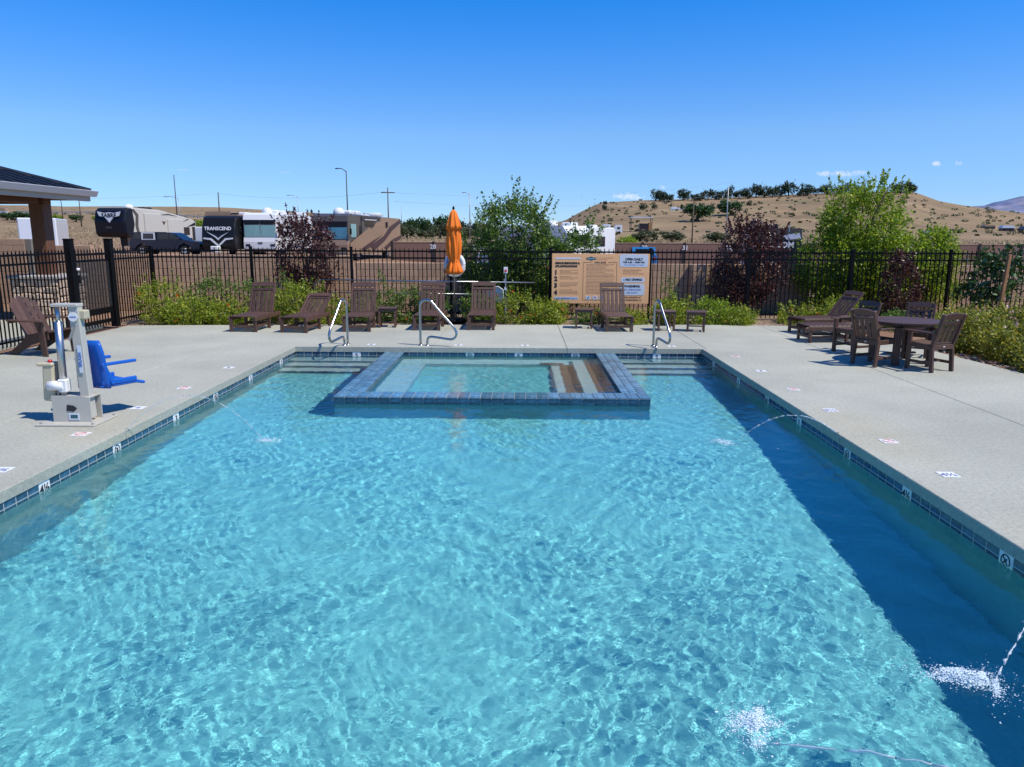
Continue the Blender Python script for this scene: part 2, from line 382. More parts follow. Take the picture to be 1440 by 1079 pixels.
# ------------------------------------------------------------------ terrain (one sheet to the horizon)
PXK = np.array([-400, 0, 140, 300, 450, 560, 700, 790, 812, 840, 900, 960, 1000, 1060, 1150, 1240, 1262, 1280, 1300, 1330, 1360, 1440, 1900], float)
def row(pairs):
    x, y = zip(*pairs); return np.interp(PXK, x, y)
EK = [(70, row([(0, -26), (300, -26), (560, -31), (1900, -31)])),
      (110, row([(0, -4), (140, -5), (300, -7), (560, -9), (1900, -11)])),
      (170, row([(0, 13), (140, 12), (300, 10), (450, 4), (560, -1), (1900, -3)])),
      (230, row([(0, 27), (140, 27), (300, 20), (450, 14), (560, 4), (700, 4), (812, 8), (960, 9), (1150, 13), (1300, 10), (1440, 4), (1900, 4)])),
      (310, row([(0, 26), (140, 26), (300, 22), (450, 18), (560, 8), (700, 9), (790, 10), (840, 26), (900, 31), (960, 32), (1060, 38), (1150, 41), (1262, 42), (1300, 30), (1360, 26), (1440, 17), (1900, 10)])),
      (400, row([(0, 25), (300, 22), (560, 8), (700, 10), (770, 12), (790, 20), (812, 32), (840, 45), (900, 48), (960, 50), (1000, 52), (1060, 54), (1150, 59), (1240, 61), (1262, 61), (1280, 55), (1300, 48), (1330, 43), (1360, 39), (1440, 31), (1900, 20)])),
      (470, row([(0, 24), (300, 20), (560, 8), (770, 10), (840, 36), (1000, 44), (1262, 52), (1330, 34), (1440, 24), (1900, 14)])),
      (1200, row([(0, 24), (140, 26), (300, 26), (450, 22), (560, 10), (1900, 8)])),
      (1600, row([(-400, 30), (0, 38), (140, 37), (300, 38), (370, 39), (440, 32), (470, 25), (560, 16), (700, 10), (1900, 8)])),
      (1800, row([(0, 26), (300, 26), (470, 16), (700, 6), (1900, 6)])),
      (9000, row([(0, -2), (1900, -2)]))]
LY = np.log(np.array([a for a, _ in EK])); EM = np.array([b for _, b in EK])
def sstep(a, b, x): t = np.clip((x - a) / (b - a), 0, 1); return t * t * (3 - 2 * t)
def pseudo(x, y, seed, n=10, l0=20., l1=150.):
    rg = np.random.RandomState(seed); z = 0 * x
    for i in range(n):
        lam = math.exp(rg.uniform(math.log(l0), math.log(l1))); th = rg.uniform(0, 6.28); k = 6.28 / lam
        z = z + lam / l1 * np.sin(k * (x * math.cos(th) + y * math.sin(th)) + rg.uniform(0, 6.28) + 1.3 * np.sin(k * .6 * (y * math.cos(th) - x * math.sin(th))))
    return z / n ** .5
def ground_z(x, y):
    x = np.asarray(x, float); y = np.asarray(y, float); ys = np.maximum(y, 20.)
    px = np.clip(731 + 1050 * x / ys, -400, 1900)
    near = -.06 + (.06 + .50 * sstep(-2, -14, x)) * sstep(24, 66, y)
    ly = np.log(np.clip(ys, 70, 9000)); i = np.clip(np.searchsorted(LY, ly) - 1, 0, len(LY) - 2)
    t = (ly - LY[i]) / (LY[i + 1] - LY[i]); t = np.where(ys > 260, t, t)
    e = np.zeros_like(px)
    for k in range(len(LY) - 1):
        w = (i == k)
        if w.any():
            a = np.interp(px, PXK, EM[k]); b = np.interp(px, PXK, EM[k + 1]); e = np.where(w, a * (1 - t) + b * t, e)
    far = 2.1 + e * ys / 1050. + pseudo(x, y, 5) * .35 * sstep(90, 260, ys) + pseudo(x, y, 8, 8, 60, 500) * 2.0 * sstep(600, 1500, ys)
    s = sstep(60, 84, y)
    return near * (1 - s) + far * s
gx = np.unique(np.round(np.concatenate([np.arange(-450, 451, 3.0), [-4.9, 4.1], -450 * 1.06 ** np.arange(1, 52), 450 * 1.06 ** np.arange(1, 52)]), 3))
gy = np.unique(np.round(np.concatenate([np.arange(-300, -20, 40.), np.arange(-20, 22, 3.0), [-4.6, 14.7], np.arange(22, 100, 2.0), np.arange(100, 600, 4.0), np.arange(600, 2000, 25.), np.arange(2000, 9001, 250.)]), 3))
GX, GY = np.meshgrid(gx, gy); GZ = ground_z(GX, GY); nx = len(gx); ny = len(gy)
ii = np.arange((ny - 1) * (nx - 1)); a_ = ii // (nx - 1) * nx + ii % (nx - 1)
Q = np.stack([a_, a_ + 1, a_ + nx + 1, a_ + nx], -1)
cxm = (GX.ravel()[Q[:, 0]] + GX.ravel()[Q[:, 1]]) / 2; cym = (GY.ravel()[Q[:, 0]] + GY.ravel()[Q[:, 3]]) / 2
Q = Q[~((cxm > -4.9) & (cxm < 4.1) & (cym > -4.6) & (cym < 14.7))]
# ground material: red-brown graded dirt near, dry grass with green and bare patches beyond
m_ground = bpy.data.materials.new('dry grassland and dirt'); m_ground.use_nodes = True
t = m_ground.node_tree; L = t.links; p = t.nodes['Principled BSDF']; p.inputs['Roughness'].default_value = .95; p.inputs['Specular IOR Level'].default_value = .1
tc = t.nodes.new('ShaderNodeTexCoord'); sp = t.nodes.new('ShaderNodeSeparateXYZ'); L.new(tc.outputs['Object'], sp.inputs[0])
def nz_(sc_, det=6, ro=.6):
    n = t.nodes.new('ShaderNodeTexNoise'); n.inputs['Scale'].default_value = sc_; n.inputs['Detail'].default_value = det; n.inputs['Roughness'].default_value = ro; L.new(tc.outputs['Object'], n.inputs['Vector']); return n.outputs[0]
def mr_(s_, a, b, c=0., d=1.):
    q = t.nodes.new('ShaderNodeMapRange'); L.new(s_, q.inputs[0])
    for i, v in zip((1, 2, 3, 4), (a, b, c, d)): q.inputs[i].default_value = v
    return q.outputs[0]
def mx_(f, a, b):
    q = t.nodes.new('ShaderNodeMix'); q.data_type = 'RGBA'; L.new(f, q.inputs[0])
    for i, v in ((6, a), (7, b)):
        if isinstance(v, tuple): q.inputs[i].default_value = (*v, 1)
        else: L.new(v, q.inputs[i])
    return q.outputs[2]
grass = mx_(mr_(nz_(.02), .4, .62), (.26, .18, .105), (.19, .135, .08))
grass = mx_(mr_(nz_(.09, 8, .7), .50, .64), grass, (.34, .245, .135))
grass = mx_(mr_(nz_(.045, 8, .75), .56, .66), grass, (.16, .15, .07))
grass = mx_(mr_(nz_(.35, 6, .8), .58, .68), grass, (.13, .115, .055))
dirt = mx_(mr_(nz_(.5, 8, .7), .4, .65), (.23, .135, .085), (.30, .20, .135))
col = mx_(mr_(sp.outputs[1], 88, 116), dirt, grass)
hv = t.nodes.new('ShaderNodeHueSaturation'); L.new(col, hv.inputs['Color']); L.new(mr_(nz_(1.5, 8, .8), .3, .7, .78, 1.2), hv.inputs['Value']); L.new(hv.outputs[0], p.inputs['Base Color'])
tag(link('ground', mesh_np('ground', np.stack([GX, GY, GZ], -1).reshape(-1, 3), Q, m_ground, True)), 'dry grass plain and brown graded dirt around the pool', kind='structure')

# distant mountain range on the right, air haze put into its blue rock colour
m_mount = mat('mountain rock tinted with haze', (.12, .155, .27), 1.0, spec=0, col2=(.25, .25, .33), c2scale=.0035, var=.40, vscale=.008)
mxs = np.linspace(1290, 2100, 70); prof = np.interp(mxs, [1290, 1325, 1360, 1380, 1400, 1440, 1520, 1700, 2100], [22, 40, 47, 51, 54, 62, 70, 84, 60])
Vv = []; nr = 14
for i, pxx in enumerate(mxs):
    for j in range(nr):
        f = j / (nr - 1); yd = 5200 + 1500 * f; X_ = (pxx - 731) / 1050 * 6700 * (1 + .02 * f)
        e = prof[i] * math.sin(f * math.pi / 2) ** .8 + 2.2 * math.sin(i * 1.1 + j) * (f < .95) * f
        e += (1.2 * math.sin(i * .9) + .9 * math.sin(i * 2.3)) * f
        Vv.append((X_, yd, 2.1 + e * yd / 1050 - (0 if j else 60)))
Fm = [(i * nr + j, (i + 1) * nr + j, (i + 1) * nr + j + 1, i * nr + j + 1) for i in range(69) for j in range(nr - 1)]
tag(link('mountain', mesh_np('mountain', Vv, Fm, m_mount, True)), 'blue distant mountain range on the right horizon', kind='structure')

# ------------------------------------------------------------------ pool dimensions
PX0, PX1, PY1, PY0 = -4.30, 3.47, 14.12, -4.0
WZ = -0.185
SX0, SX1, SY0 = -2.58, 1.81, 10.07        # spa outer edges
SW = 0.36
deck = empty('deck', label='pale grey concrete pool deck cut into large slabs', kind='structure')
def far_edge(x): return float(np.interp(x, [-9.6, -8.8, -4.75, -.5, 4.6, 6.6], [17.15, 17.35, 17.66, 17.85, 18.07, 18.0]))
def right_edge(y): return float(np.interp(y, [-6, 4, 9, 11.6, 13.5, 15.8, 17, 18], [10.5, 9.2, 8.2, 7.95, 7.9, 7.5, 7.1, 6.5]))
G_ = .004
def slab(poly, z1=0.0, th=.1):
    mb = MB(); mb.prism(poly, z1 - th, z1, 'z', .006); o = mb.build('slab', m_deck, deck); return o
ysp = [-5.5, -2.2, 1.3, 4.6, 7.85, 11.05, PY1]
for a, b in zip(ysp[:-1], ysp[1:]):
    slab([(-5.85 + G_, a + G_), (PX0, a + G_), (PX0, b - G_), (-5.85 + G_, b - G_)])
    slab([(-9.15, a + G_), (-5.85 - G_, a + G_), (-5.85 - G_, b - G_), (-9.15, b - G_)])
    slab([(PX1, a + G_), (5.75 - G_, a + G_), (5.75 - G_, b - G_), (PX1, b - G_)])
    slab([(5.75 + G_, a + G_), (right_edge(a), a + G_), (right_edge(b), b - G_), (5.75 + G_, b - G_)])
xs_ = [-9.15, -5.85, -1.7, .9, 3.55, 5.75]
for a, b in zip(xs_[:-1], xs_[1:]):
    top = [(b - G_ - (b - a - 2 * G_) * k / 4, far_edge(b - (b - a) * k / 4)) for k in range(5)]
    slab([(a + G_, PY1 + G_ * (a < PX0 - .1 or b > PX1 + .1)), (b - G_, PY1 + G_ * (a < PX0 - .1 or b > PX1 + .1))] + top)
ye = np.linspace(PY1, 17.9, 6)
slab([(5.75 + G_, PY1 + G_)] + [(right_edge(y), float(y) + (G_ if i == 0 else 0)) for i, y in enumerate(ye)] + [(5.75 + G_, 18.02)])
tag(one('slab_bed', m_joint, None, 'prism', [(-9.14, -5.4), (PX0 - .02, -5.4), (PX0 - .02, PY1 - .02), (-9.14, PY1 - .02)], -.14, -.02), 'dark filler in the deck joints on the left', kind='structure')
tag(one('slab_bed', m_joint, None, 'prism', [(PX1 + .02, -5.4), (7.8, -5.4), (7.8, PY1 - .02), (PX1 + .02, PY1 - .02)], -.14, -.02), 'dark filler in the deck joints on the right', kind='structure')
tag(one('slab_bed', m_joint, None, 'prism', [(-9.14, PY1 + .02), (6.4, PY1 + .02), (6.4, 17.6), (-9.14, 17.1)], -.14, -.02), 'dark filler in the deck joints at the back', kind='structure')
walk = MB(); walk.prism([(-16, 4), (-9.75, 4), (-9.75, 17.3), (-11.2, 18.4), (-16, 18.4)], -.12, -.012, 'z', .006)
tag(walk.build('footpath', m_deck), 'pale concrete path beyond the left fence', kind='structure')
# planting bed soil
bx = np.linspace(-9.8, 26, 240); by = np.linspace(10.5, 21.1, 80); BX, BY = np.meshgrid(bx, by)
BZ = -.075 + .05 * np.clip(BY - 17.6, 0, 1.2) + .012 * pseudo(BX, BY, 21, 14, .15, .9)
i2 = np.arange(79 * 239); b_ = i2 // 239 * 240 + i2 % 239; BQ = np.stack([b_, b_ + 1, b_ + 241, b_ + 240], -1)
bcx = BX.ravel()[BQ].mean(1); bcy = BY.ravel()[BQ].mean(1)
keep = ((bcy > 17.0)) | ((bcx > 7.4) & (bcy > 10.5)); keep &= ~((bcx < 7.2) & (bcy < 17.05))
tag(link('planting_bed', mesh_np('planting_bed', np.stack([BX, BY, BZ], -1).reshape(-1, 3), BQ[keep], m_mulch, True)), 'brown mulch bed along the fence', kind='structure')

# ------------------------------------------------------------------ pool shell
def floor_z(y): return float(np.interp(y, [-4, 3, 7, 10, 12.6], [-1.7, -1.55, -1.28, -1.00, -.92]))
RECV = []
def pool_piece(name, m, lab, fn):
    mb = MB(); fn(mb); o = tag(mb.build(name, m), lab, kind='structure'); RECV.append(o); return o
def f_floor(mb):
    ys = [PY0 - .1, 3, 7, 10, 12.6, PY1 + .3]; zs = [floor_z(y) for y in ys]
    vs = []
    for x in (PX0 - .1, PX1 + .1):
        for y, z in zip(ys, zs): vs.append((x, y, z))
    mb.add(vs, [(k, 6 + k, 7 + k, k + 1) for k in range(5)])
pool_floor = pool_piece('pool_floor', m_plaster, 'aqua pebble plaster floor of the pool', f_floor)
pw_far = pool_piece('pool_wall', m_shadewallplaster, 'far wall of the pool below the deck edge', lambda mb: mb.box((-.4, PY1 + .17, -.95), (8.6, .3, 1.7)))
pw_left = pool_piece('pool_wall', m_litwallplaster, 'left wall of the pool', lambda mb: mb.box((PX0 - .17, 5, -.97), (.3, 18.3, 1.73)))
pw_right = pool_piece('pool_wall', m_shadewallplaster, 'right wall of the pool', lambda mb: mb.box((PX1 + .17, 5, -.97), (.3, 18.3, 1.73)))
pw_near = pool_piece('pool_wall', m_shadewallplaster, 'near wall of the pool behind the viewer', lambda mb: mb.box((-.4, PY0 - .15, -.97), (8.6, .3, 1.73)))
# pool steps on both sides of the spa, dark tile nosing on each tread
for (x0, x1, side) in ((PX0 - .02, SX0 + .02, 'left'), (SX1 - .02, PX1 + .02, 'right')):
    st = empty('pool_steps', ((x0 + x1) / 2, PY1, -1.2), 0, 'underwater steps in the far %s corner of the pool' % side, kind='structure')
    for k, (y0, zt) in enumerate(((13.72, -.36), (13.38, -.54), (13.04, -.73))):
        o = one('step', m_stepplaster, st, 'box', (0, (y0 + PY1 + .02) / 2 - PY1, (zt - 1.3) / 2 + 1.2), (x1 - x0, PY1 + .02 - y0, zt + 1.3)); RECV.append(o)
        o = one('tread_nosing', m_bluetile, st, 'box', (0, y0 - PY1 + .012, zt + 1.2 - .045), (x1 - x0, .05, .11)); RECV.append(o)
# waterline tiles: two rows; each tile is a piece
def tile_mesh(w, h, d, m, name): mb = MB(); mb.box((0, 0, 0), (w, d, h), ch=.003); return mb.mesh(name, m)
t_up = tile_mesh(.149, .063, .014, m_bluetile, 'tile'); mk_me = tile_mesh(.152, .132, .016, m_white, 'depth_marker')
PIT = .1554
for (wall, p0, dirv, n, rz, skip) in ((pw_far, Vector((PX0 + .08, PY1 + .018, 0)), Vector((1, 0, 0)), 50, 0, None),
                                      (pw_left, Vector((PX0 - .018, PY1 - .08, 0)), Vector((0, -1, 0)), 78, math.pi / 2, None),
                                      (pw_right, Vector((PX1 + .018, PY1 - .08, 0)), Vector((0, -1, 0)), 78, -math.pi / 2, None)):
    gm = MB()
    pe = p0 + dirv * (n * PIT); mid = (p0 + pe) / 2 - dirv * PIT / 2
    gm.box(mid + Vector((0, 0, -.168)), (abs(dirv.x) * n * PIT + .02, abs(dirv.y) * n * PIT + .02, .135) if False else ((n * PIT if dirv.x else .012), (n * PIT if dirv.y else .012), .136))
    g = gm.build('grout', m_grout, wall); RECV.append(g)
    if wall is pw_far: marks = [int((x - PX0) / PIT) for x in (-3.12, -.97, .02, 1.05, 2.55)]
    else: marks = [int((PY1 - y) / PIT) for y in (13.2, 11.75, 10.35, 9.0, 7.7, 6.42, 5.1, 3.9)]
    for k in range(n):
        if k in marks:
            o = link('depth_marker', mk_me, wall, p0 + dirv * (k * PIT) + Vector((0, 0, -.167)), (0, 0, rz)); RECV.append(o)
            j = marks.index(k)
            if wall is pw_far: s_ = ('2', None, '2', None, '2')[j]
            else: s_ = ('2', '3', None, '3', None, '4½', None, '4½')[j]
            off = Vector((0, -.011, 0)) if rz == 0 else (Vector((.011, 0, 0)) if rz > 0 else Vector((-.011, 0, 0)))
            if s_: q = link('depth_number', text_mesh(s_, .11, m_ink, 'CENTER', .002), o, (0, -.0105, -.040), (math.pi / 2, 0, 0)); RECV.append(q)
            else:
                mb = MB(); pts = [(.048 * math.cos(a), -.010, .048 * math.sin(a)) for a in np.linspace(0, 6.283, 17)]
                mb.tube(pts, .005, 4, False); mb.bar((-.034, -.010, .034), (.034, -.010, -.034), .006); mb.bar((-.02, -.010, -.02), (.012, -.010, .018), .010)
                q = mb.build('no_diving_symbol', m_ink, o); RECV.append(q)
            continue
        for zr in (-.1335, -.2015):
            if wall is not pw_far and k > 70 and zr < -.15: pass
            o = link('tile', t_up, wall, p0 + dirv * (k * PIT) + Vector((0, 0, zr)), (0, 0, rz)); RECV.append(o)

# ------------------------------------------------------------------ spa inside the pool
spa = empty('spa', (0, SY0, 0), 0, 'square spa walled with blue tile inside the far end of the pool', kind='structure')
def sp_part(name, m, fn, lab=None):
    mb = MB(); fn(mb); o = mb.build(name, m, spa); RECV.append(o)
    if lab: o['label'] = lab
    return o
D = PY1 - SY0
sp_part('spa_wall', m_spawall, lambda b: (b.box(((SX0 + SX1) / 2, SW / 2, -.72), (SX1 - SX0 - .02, SW - .02, 1.21)),
                                         b.box((SX0 + SW / 2, D / 2 + .18, -.72), (SW - .02, D - .34, 1.21)), b.box((SX1 - SW / 2, D / 2 + .18, -.72), (SW - .02, D - .34, 1.21))))
sp_part('grout', m_grout, lambda b: (b.box(((SX0 + SX1) / 2, SW / 2, -.166), (SX1 - SX0 - .006, SW - .006, .124)),
                                    b.box((SX0 + SW / 2, D / 2 + .18, -.166), (SW - .006, D - .354, .124)), b.box((SX1 - SW / 2, D / 2 + .18, -.166), (SW - .006, D - .354, .124))))
n_f = 28; pf = (SX1 - SX0) / n_f
tf = MB(); tf.box((0, 0, 0), (pf - .008, SW - .01, .012), ch=.003); tf = tf.mesh('coping_tile', m_spatile)
tff = MB(); tff.box((0, 0, 0), (pf - .008, .012, .056), ch=.003); tff = tff.mesh('face_tile', m_bluetile)
tside = MB(); tside.box((0, 0, 0), (SW / 3 - .007, .148, .012), ch=.003); tside = tside.mesh('coping_tile', m_spatile)
tsf = MB(); tsf.box((0, 0, 0), (.012, .148, .056), ch=.003); tsf = tsf.mesh('face_tile', m_bluetile)
for k in range(n_f):
    x = SX0 + pf * (k + .5)
    RECV.append(link('coping_tile', tf, spa, (x, SW / 2, -.1)))
    for zz in (-.134, -.196): RECV.append(link('face_tile', tff, spa, (x, 0, zz)))
for k in range(24):
    y = SW + .078 + k * (D - SW) / 24
    for sx in (SX0, SX1 - SW):
        for c3 in range(3): RECV.append(link('coping_tile', tside, spa, (sx + SW / 3 * (c3 + .5), y, -.1)))
    for fx in (SX0, SX0 + SW, SX1 - SW, SX1): RECV.append(link('face_tile', tsf, spa, (fx, y, -.134)))
ix0, ix1 = SX0 + SW, SX1 - SW
sp_part('spa_floor', m_spaplaster, lambda b: b.box(((ix0 + ix1) / 2, D / 2 + .15, -1.12), (ix1 - ix0 + .1, D, .1)))
sp_part('spa_bench', m_spaplaster, lambda b: (b.box((ix0 + .22, D / 2 + .2, -.87), (.5, D - .3, .5)), b.box(((ix0 + ix1) / 2, D - .22, -.88), (ix1 - ix0, .5, .5))))
sp_part('spa_step', m_stepplaster, lambda b: b.box((ix1 - .22, D / 2 + .1, -.77), (.5, D - .5, .62)))
sp_part('spa_step', m_stepplaster, lambda b: b.box((ix1 - .66, D / 2, -.92), (.42, D - .7, .36)))
sp_part('step_tile_strip', m_browntile, lambda b: b.box((ix1 - .14, D / 2 + .1, -.455), (.24, D - .5, .012)))
sp_part('step_tile_strip', m_browntile, lambda b: b.box((ix1 - .60, D / 2, -.735), (.24, D - .72, .012)))
sp_part('step_tile_strip', m_browntile, lambda b: b.box((ix1 - .85, D - .42, -.60), (.42, .16, .05)))

# ------------------------------------------------------------------ water surface
def waves(x, y, seed, amp=1.0):
    rg = np.random.RandomState(seed); z = np.zeros_like(x)
    calm = .78 + .40 * np.sin(x * 1.3 + 1.4 * np.sin(y * .8 + 1)) * np.cos(y * 1.1 + 1.2 * np.sin(x * .7 + 1)) + .25 * np.sin(x * 2.9 + 1.9 * np.sin(y * 1.7)) * np.sin(y * 2.3 + x)
    calm = np.clip(calm, .12, 1.25)
    wxp = x + .10 * np.sin(y * 2.1 + 1.3 * np.sin(x * 1.7)) + .03 * np.sin(y * 7.3 + 2 * x); wyp = y + .10 * np.sin(x * 2.4 + 1.1 * np.sin(y * 1.9)) + .03 * np.sin(x * 8.1 - 2 * y)
    calm = np.clip(calm, .42, .95)
    for i in range(130):
        fine = i % 2; lam = math.exp(rg.uniform(math.log(.036), math.log(.09))) if fine else math.exp(rg.uniform(math.log(.055), math.log(.22))); th = rg.uniform(0, 6.28); k = 6.28 / lam
        ph = k * (wxp * math.cos(th) + wyp * math.sin(th)) + rg.uniform(0, 6.28)
        env = .6 + .6 * np.sin(x * rg.uniform(-2.5, 2.5) + y * rg.uniform(-2.5, 2.5) + rg.uniform(0, 6.28))
        z += (.00055 * lam if fine else .00098 * lam ** 1.08) * np.sin(ph) * env * (calm if lam < .2 else (.4 + .6 * calm))
    for i in range(22):      # longer, lazier ripples that carry the sky's reflection
        lam = math.exp(rg.uniform(math.log(.22), math.log(.6))); th = rg.normal() * .9 + 1.2; k = 6.28 / lam
        z += .00115 * lam * np.sin(k * (wxp * math.cos(th) + wyp * math.sin(th)) + rg.uniform(0, 6.28)) * (.5 + .5 * np.sin(x * rg.uniform(-1.5, 1.5) + y * rg.uniform(-1.5, 1.5)))
    return z * amp
JETS = [(-2.85, 8.1, .75), (2.35, 8.2, .75), (2.38, 3.55, .9), (1.13, 3.12, .8)]
def rings(x, y):
    z = 0 * x
    for (jx, jy, s) in JETS:
        d = np.hypot(x - jx, y - jy); z += .0009 * s * np.sin(d * 60 + 2 * np.sin(x * 9 + y * 5)) * np.exp(-d * 2.6) * (d > .05)
    return z
m_water = bpy.data.materials.new('clear pool water'); m_water.use_nodes = True; t = m_water.node_tree; t.nodes.clear()
out = t.nodes.new('ShaderNodeOutputMaterial'); gl = t.nodes.new('ShaderNodeBsdfGlass'); gl.inputs['IOR'].default_value = 1.33
gl.inputs['Roughness'].default_value = 0; gl.inputs['Color'].default_value = (.89, .982, .99, 1); t.links.new(gl.outputs[0], out.inputs[0])
tcb = t.nodes.new('ShaderNodeTexCoord'); nb = t.nodes.new('ShaderNodeTexNoise'); nb.inputs['Scale'].default_value = 24; nb.inputs['Detail'].default_value = 3; nb.inputs['Distortion'].default_value = .6
bb = t.nodes.new('ShaderNodeBump'); bb.inputs['Strength'].default_value = .12; bb.inputs['Distance'].default_value = .012
t.links.new(tcb.outputs['Object'], nb.inputs['Vector']); t.links.new(nb.outputs[0], bb.inputs['Height']); t.links.new(bb.outputs[0], gl.inputs['Normal'])
wx = np.linspace(PX0 - .012, PX1 + .012, 600); wy = np.concatenate([np.arange(PY0, 1.5, .12), np.arange(1.5, 6, .0125), np.arange(6, PY1 + .012, .0175), [PY1 + .012]])
WX, WY = np.meshgrid(wx, wy); near_edge = np.minimum(np.minimum(WX - PX0, PX1 - WX), PY1 - WY)
WZZ = WZ + waves(WX, WY, 4) + rings(WX, WY)
k3 = len(wx); i3 = np.arange((len(wy) - 1) * (k3 - 1)); c_ = i3 // (k3 - 1) * k3 + i3 % (k3 - 1); WQ = np.stack([c_, c_ + 1, c_ + k3 + 1, c_ + k3], -1)
wcx = WX.ravel()[WQ].mean(1); wcy = WY.ravel()[WQ].mean(1)
WQ = WQ[~((wcx > SX0 + .03) & (wcx < SX1 - .03) & (wcy > SY0 + .03))]
water = tag(link('water', mesh_np('water', np.stack([WX, WY, WZZ], -1).reshape(-1, 3), WQ, m_water, True)), 'clear rippling turquoise pool water', kind='structure')
water.cycles.is_caustics_caster = True
sx_ = np.linspace(ix0 - .03, ix1 + .03, 170); sy_ = np.linspace(SY0 + SW - .03, PY1 + .012, 170); SXg, SYg = np.meshgrid(sx_, sy_)
SZg = -.150 + waves(SXg, SYg, 9, .9)
i4 = np.arange(169 * 169); d_ = i4 // 169 * 170 + i4 % 169
spw = tag(link('spa_water', mesh_np('spa_water', np.stack([SXg, SYg, SZg], -1).reshape(-1, 3), np.stack([d_, d_ + 1, d_ + 171, d_ + 170], -1), m_water, True)), 'clear water inside the spa', kind='structure')
spw.cycles.is_caustics_caster = True
for o in RECV: o.cycles.is_caustics_receiver = True

# markers set flush in the deck
mkd = MB(); mkd.box((0, 0, 0), (.155, .155, .004)); mkd = mkd.mesh('deck_marker', m_white)
for (x, y, s_, c) in ((3.84, 9.03, '3½', m_faintblue), (3.87, 7.6, None, m_faintred), (3.87, 6.49, '4½', m_faintblue), (3.84, 10.3, None, m_faintred), (3.84, 11.75, '3', m_ink), (3.84, 13.2, None, m_faintred),
                      (-4.68, 6.42, '4½', m_faintblue), (-4.68, 7.66, None, m_faintred), (-4.69, 8.9, '4', m_faintblue), (-4.67, 10.12, None, m_faintred), (-4.67, 11.75, '3', m_ink),
                      (-2.9, 14.42, '2', m_ink), (-1.2, 14.42, '2', m_ink), (.1, 14.42, '2', m_ink), (2.95, 14.42, '2', m_ink)):
    o = link('deck_marker', mkd, deck, (x, y, .003))
    if s_: link('depth_number', text_mesh(s_, .11, c, 'CENTER', .002), o, (0, -.045, .003), (0, 0, 0))
    else:
        mb = MB(); mb.tube([(.055 * math.cos(a), .055 * math.sin(a), .003) for a in np.linspace(0, 6.283, 17)], .005, 4, False); mb.bar((-.038, -.038, .004), (.038, .038, .004), .008, .004)
        mb.build('no_diving_symbol', c, o)

# ------------------------------------------------------------------ black picket fences and gate
pk = MB(); pk.box((0, 0, .90), (.02, .02, 1.70)); pk.add([(-.008, -.008, 1.75), (.008, -.008, 1.75), (.008, .008, 1.75), (-.008, .008, 1.75), (0, 0, 1.80)], [(0, 1, 4), (1, 2, 4), (2, 3, 4), (3, 0, 4)])
pk = pk.mesh('picket', m_black)
def post_mesh(w, h):
    mb = MB(); mb.box((0, 0, h / 2), (w, w, h), ch=.004); mb.box((0, 0, h + .008), (w + .012, w + .012, .02), ch=.005); return mb.mesh('post', m_black)
post_s = post_mesh(.065, 1.84)
def fence(name, a, b, posts, label, group='black metal picket fences', skip_ends=False):
    a = Vector((*a, 0)); b = Vector((*b, 0)); d = b - a; Lf = d.length; ang = math.atan2(d.y, d.x)
    f = empty(name, a, ang, label, 'fence', group)
    for s in posts: link('post', post_s, f, (s, 0, -.05))
    for z in (1.70, 1.53, .14):
        one('rail', m_black, f, 'box', (Lf / 2, 0, z), (Lf, .034, .040))
    n = int(Lf / .1125)
    for k in range(n):
        s = (k + .5) * Lf / n
        if min(abs(s - q) for q in posts) > .05: link('picket', pk, f, (s, 0, 0))
    return f
FY = 19.2
px_ = [-9.42, -6.86, -4.30, -1.77, .76, 3.29, 5.79, 8.38, 10.84, 13.4, 15.9, 18.4]
fence('metal_fence', (-9.42, FY), (18.4, FY), [p + 9.42 for p in px_], 'long black picket fence along the back of the pool deck')
fence('metal_fence', (-9.42, 17.33), (-9.42, FY - .03), [1.84], 'short black picket fence between the gate and the back corner')
fence('metal_fence', (-9.22, 4.8), (-9.42, 15.62), [8.15, 5.7, 3.2, .8], 'black picket fence on the left behind the deck armchair')
gp = MB(); gp.box((0, 0, .98), (.15, .15, 1.98), ch=.01); gp.box((0, 0, 1.985), (.165, .165, .03), ch=.01); gpm = gp.mesh('post', m_black)
m_mesh = bpy.data.materials.new('fine black wire mesh'); m_mesh.use_nodes = True; t = m_mesh.node_tree; L = t.links; p = t.nodes['Principled BSDF']
p.inputs['Base Color'].default_value = (.03, .03, .03, 1); p.inputs['Roughness'].default_value = .6; trn = t.nodes.new('ShaderNodeBsdfTransparent'); mxm = t.nodes.new('ShaderNodeMixShader')
mxm.inputs[0].default_value = .42; L.new(trn.outputs[0], mxm.inputs[1]); L.new(p.outputs[0], mxm.inputs[2]); L.new(mxm.outputs[0], t.nodes['Material Output'].inputs[0])
gate = empty('metal_gate', (-9.42, 15.72, 0), math.pi / 2, 'black metal gate with wire mesh between two thick posts', 'gate')
link('post', gpm, gate, (0, 0, 0)); link('post', gpm, gate, (1.53, 0, 0))
for z in (1.66, 1.52, .16): one('rail', m_black, gate, 'box', (.765, 0, z), (1.34, .04, .05 if z != .16 else .08))
for x in (.11, 1.42): one('gate_stile', m_black, gate, 'box', (x, 0, .90), (.045, .045, 1.62))
for k in range(10): link('picket', pk, gate, (.2 + k * .1135, 0, 0))
one('mesh_panel', m_mesh, gate, 'box', (.765, -.028, .98), (1.26, .004, 1.04))
one('latch', m_white, gate, 'box', (.14, -.06, 1.36), (.09, .05, .05), ch=.01)
one('lock_box', m_black, gate, 'box', (.13, -.05, 1.15), (.10, .05, .18), ch=.01)
one('kick_panel', m_black, gate, 'box', (.765, -.03, .40), (1.24, .006, .14))

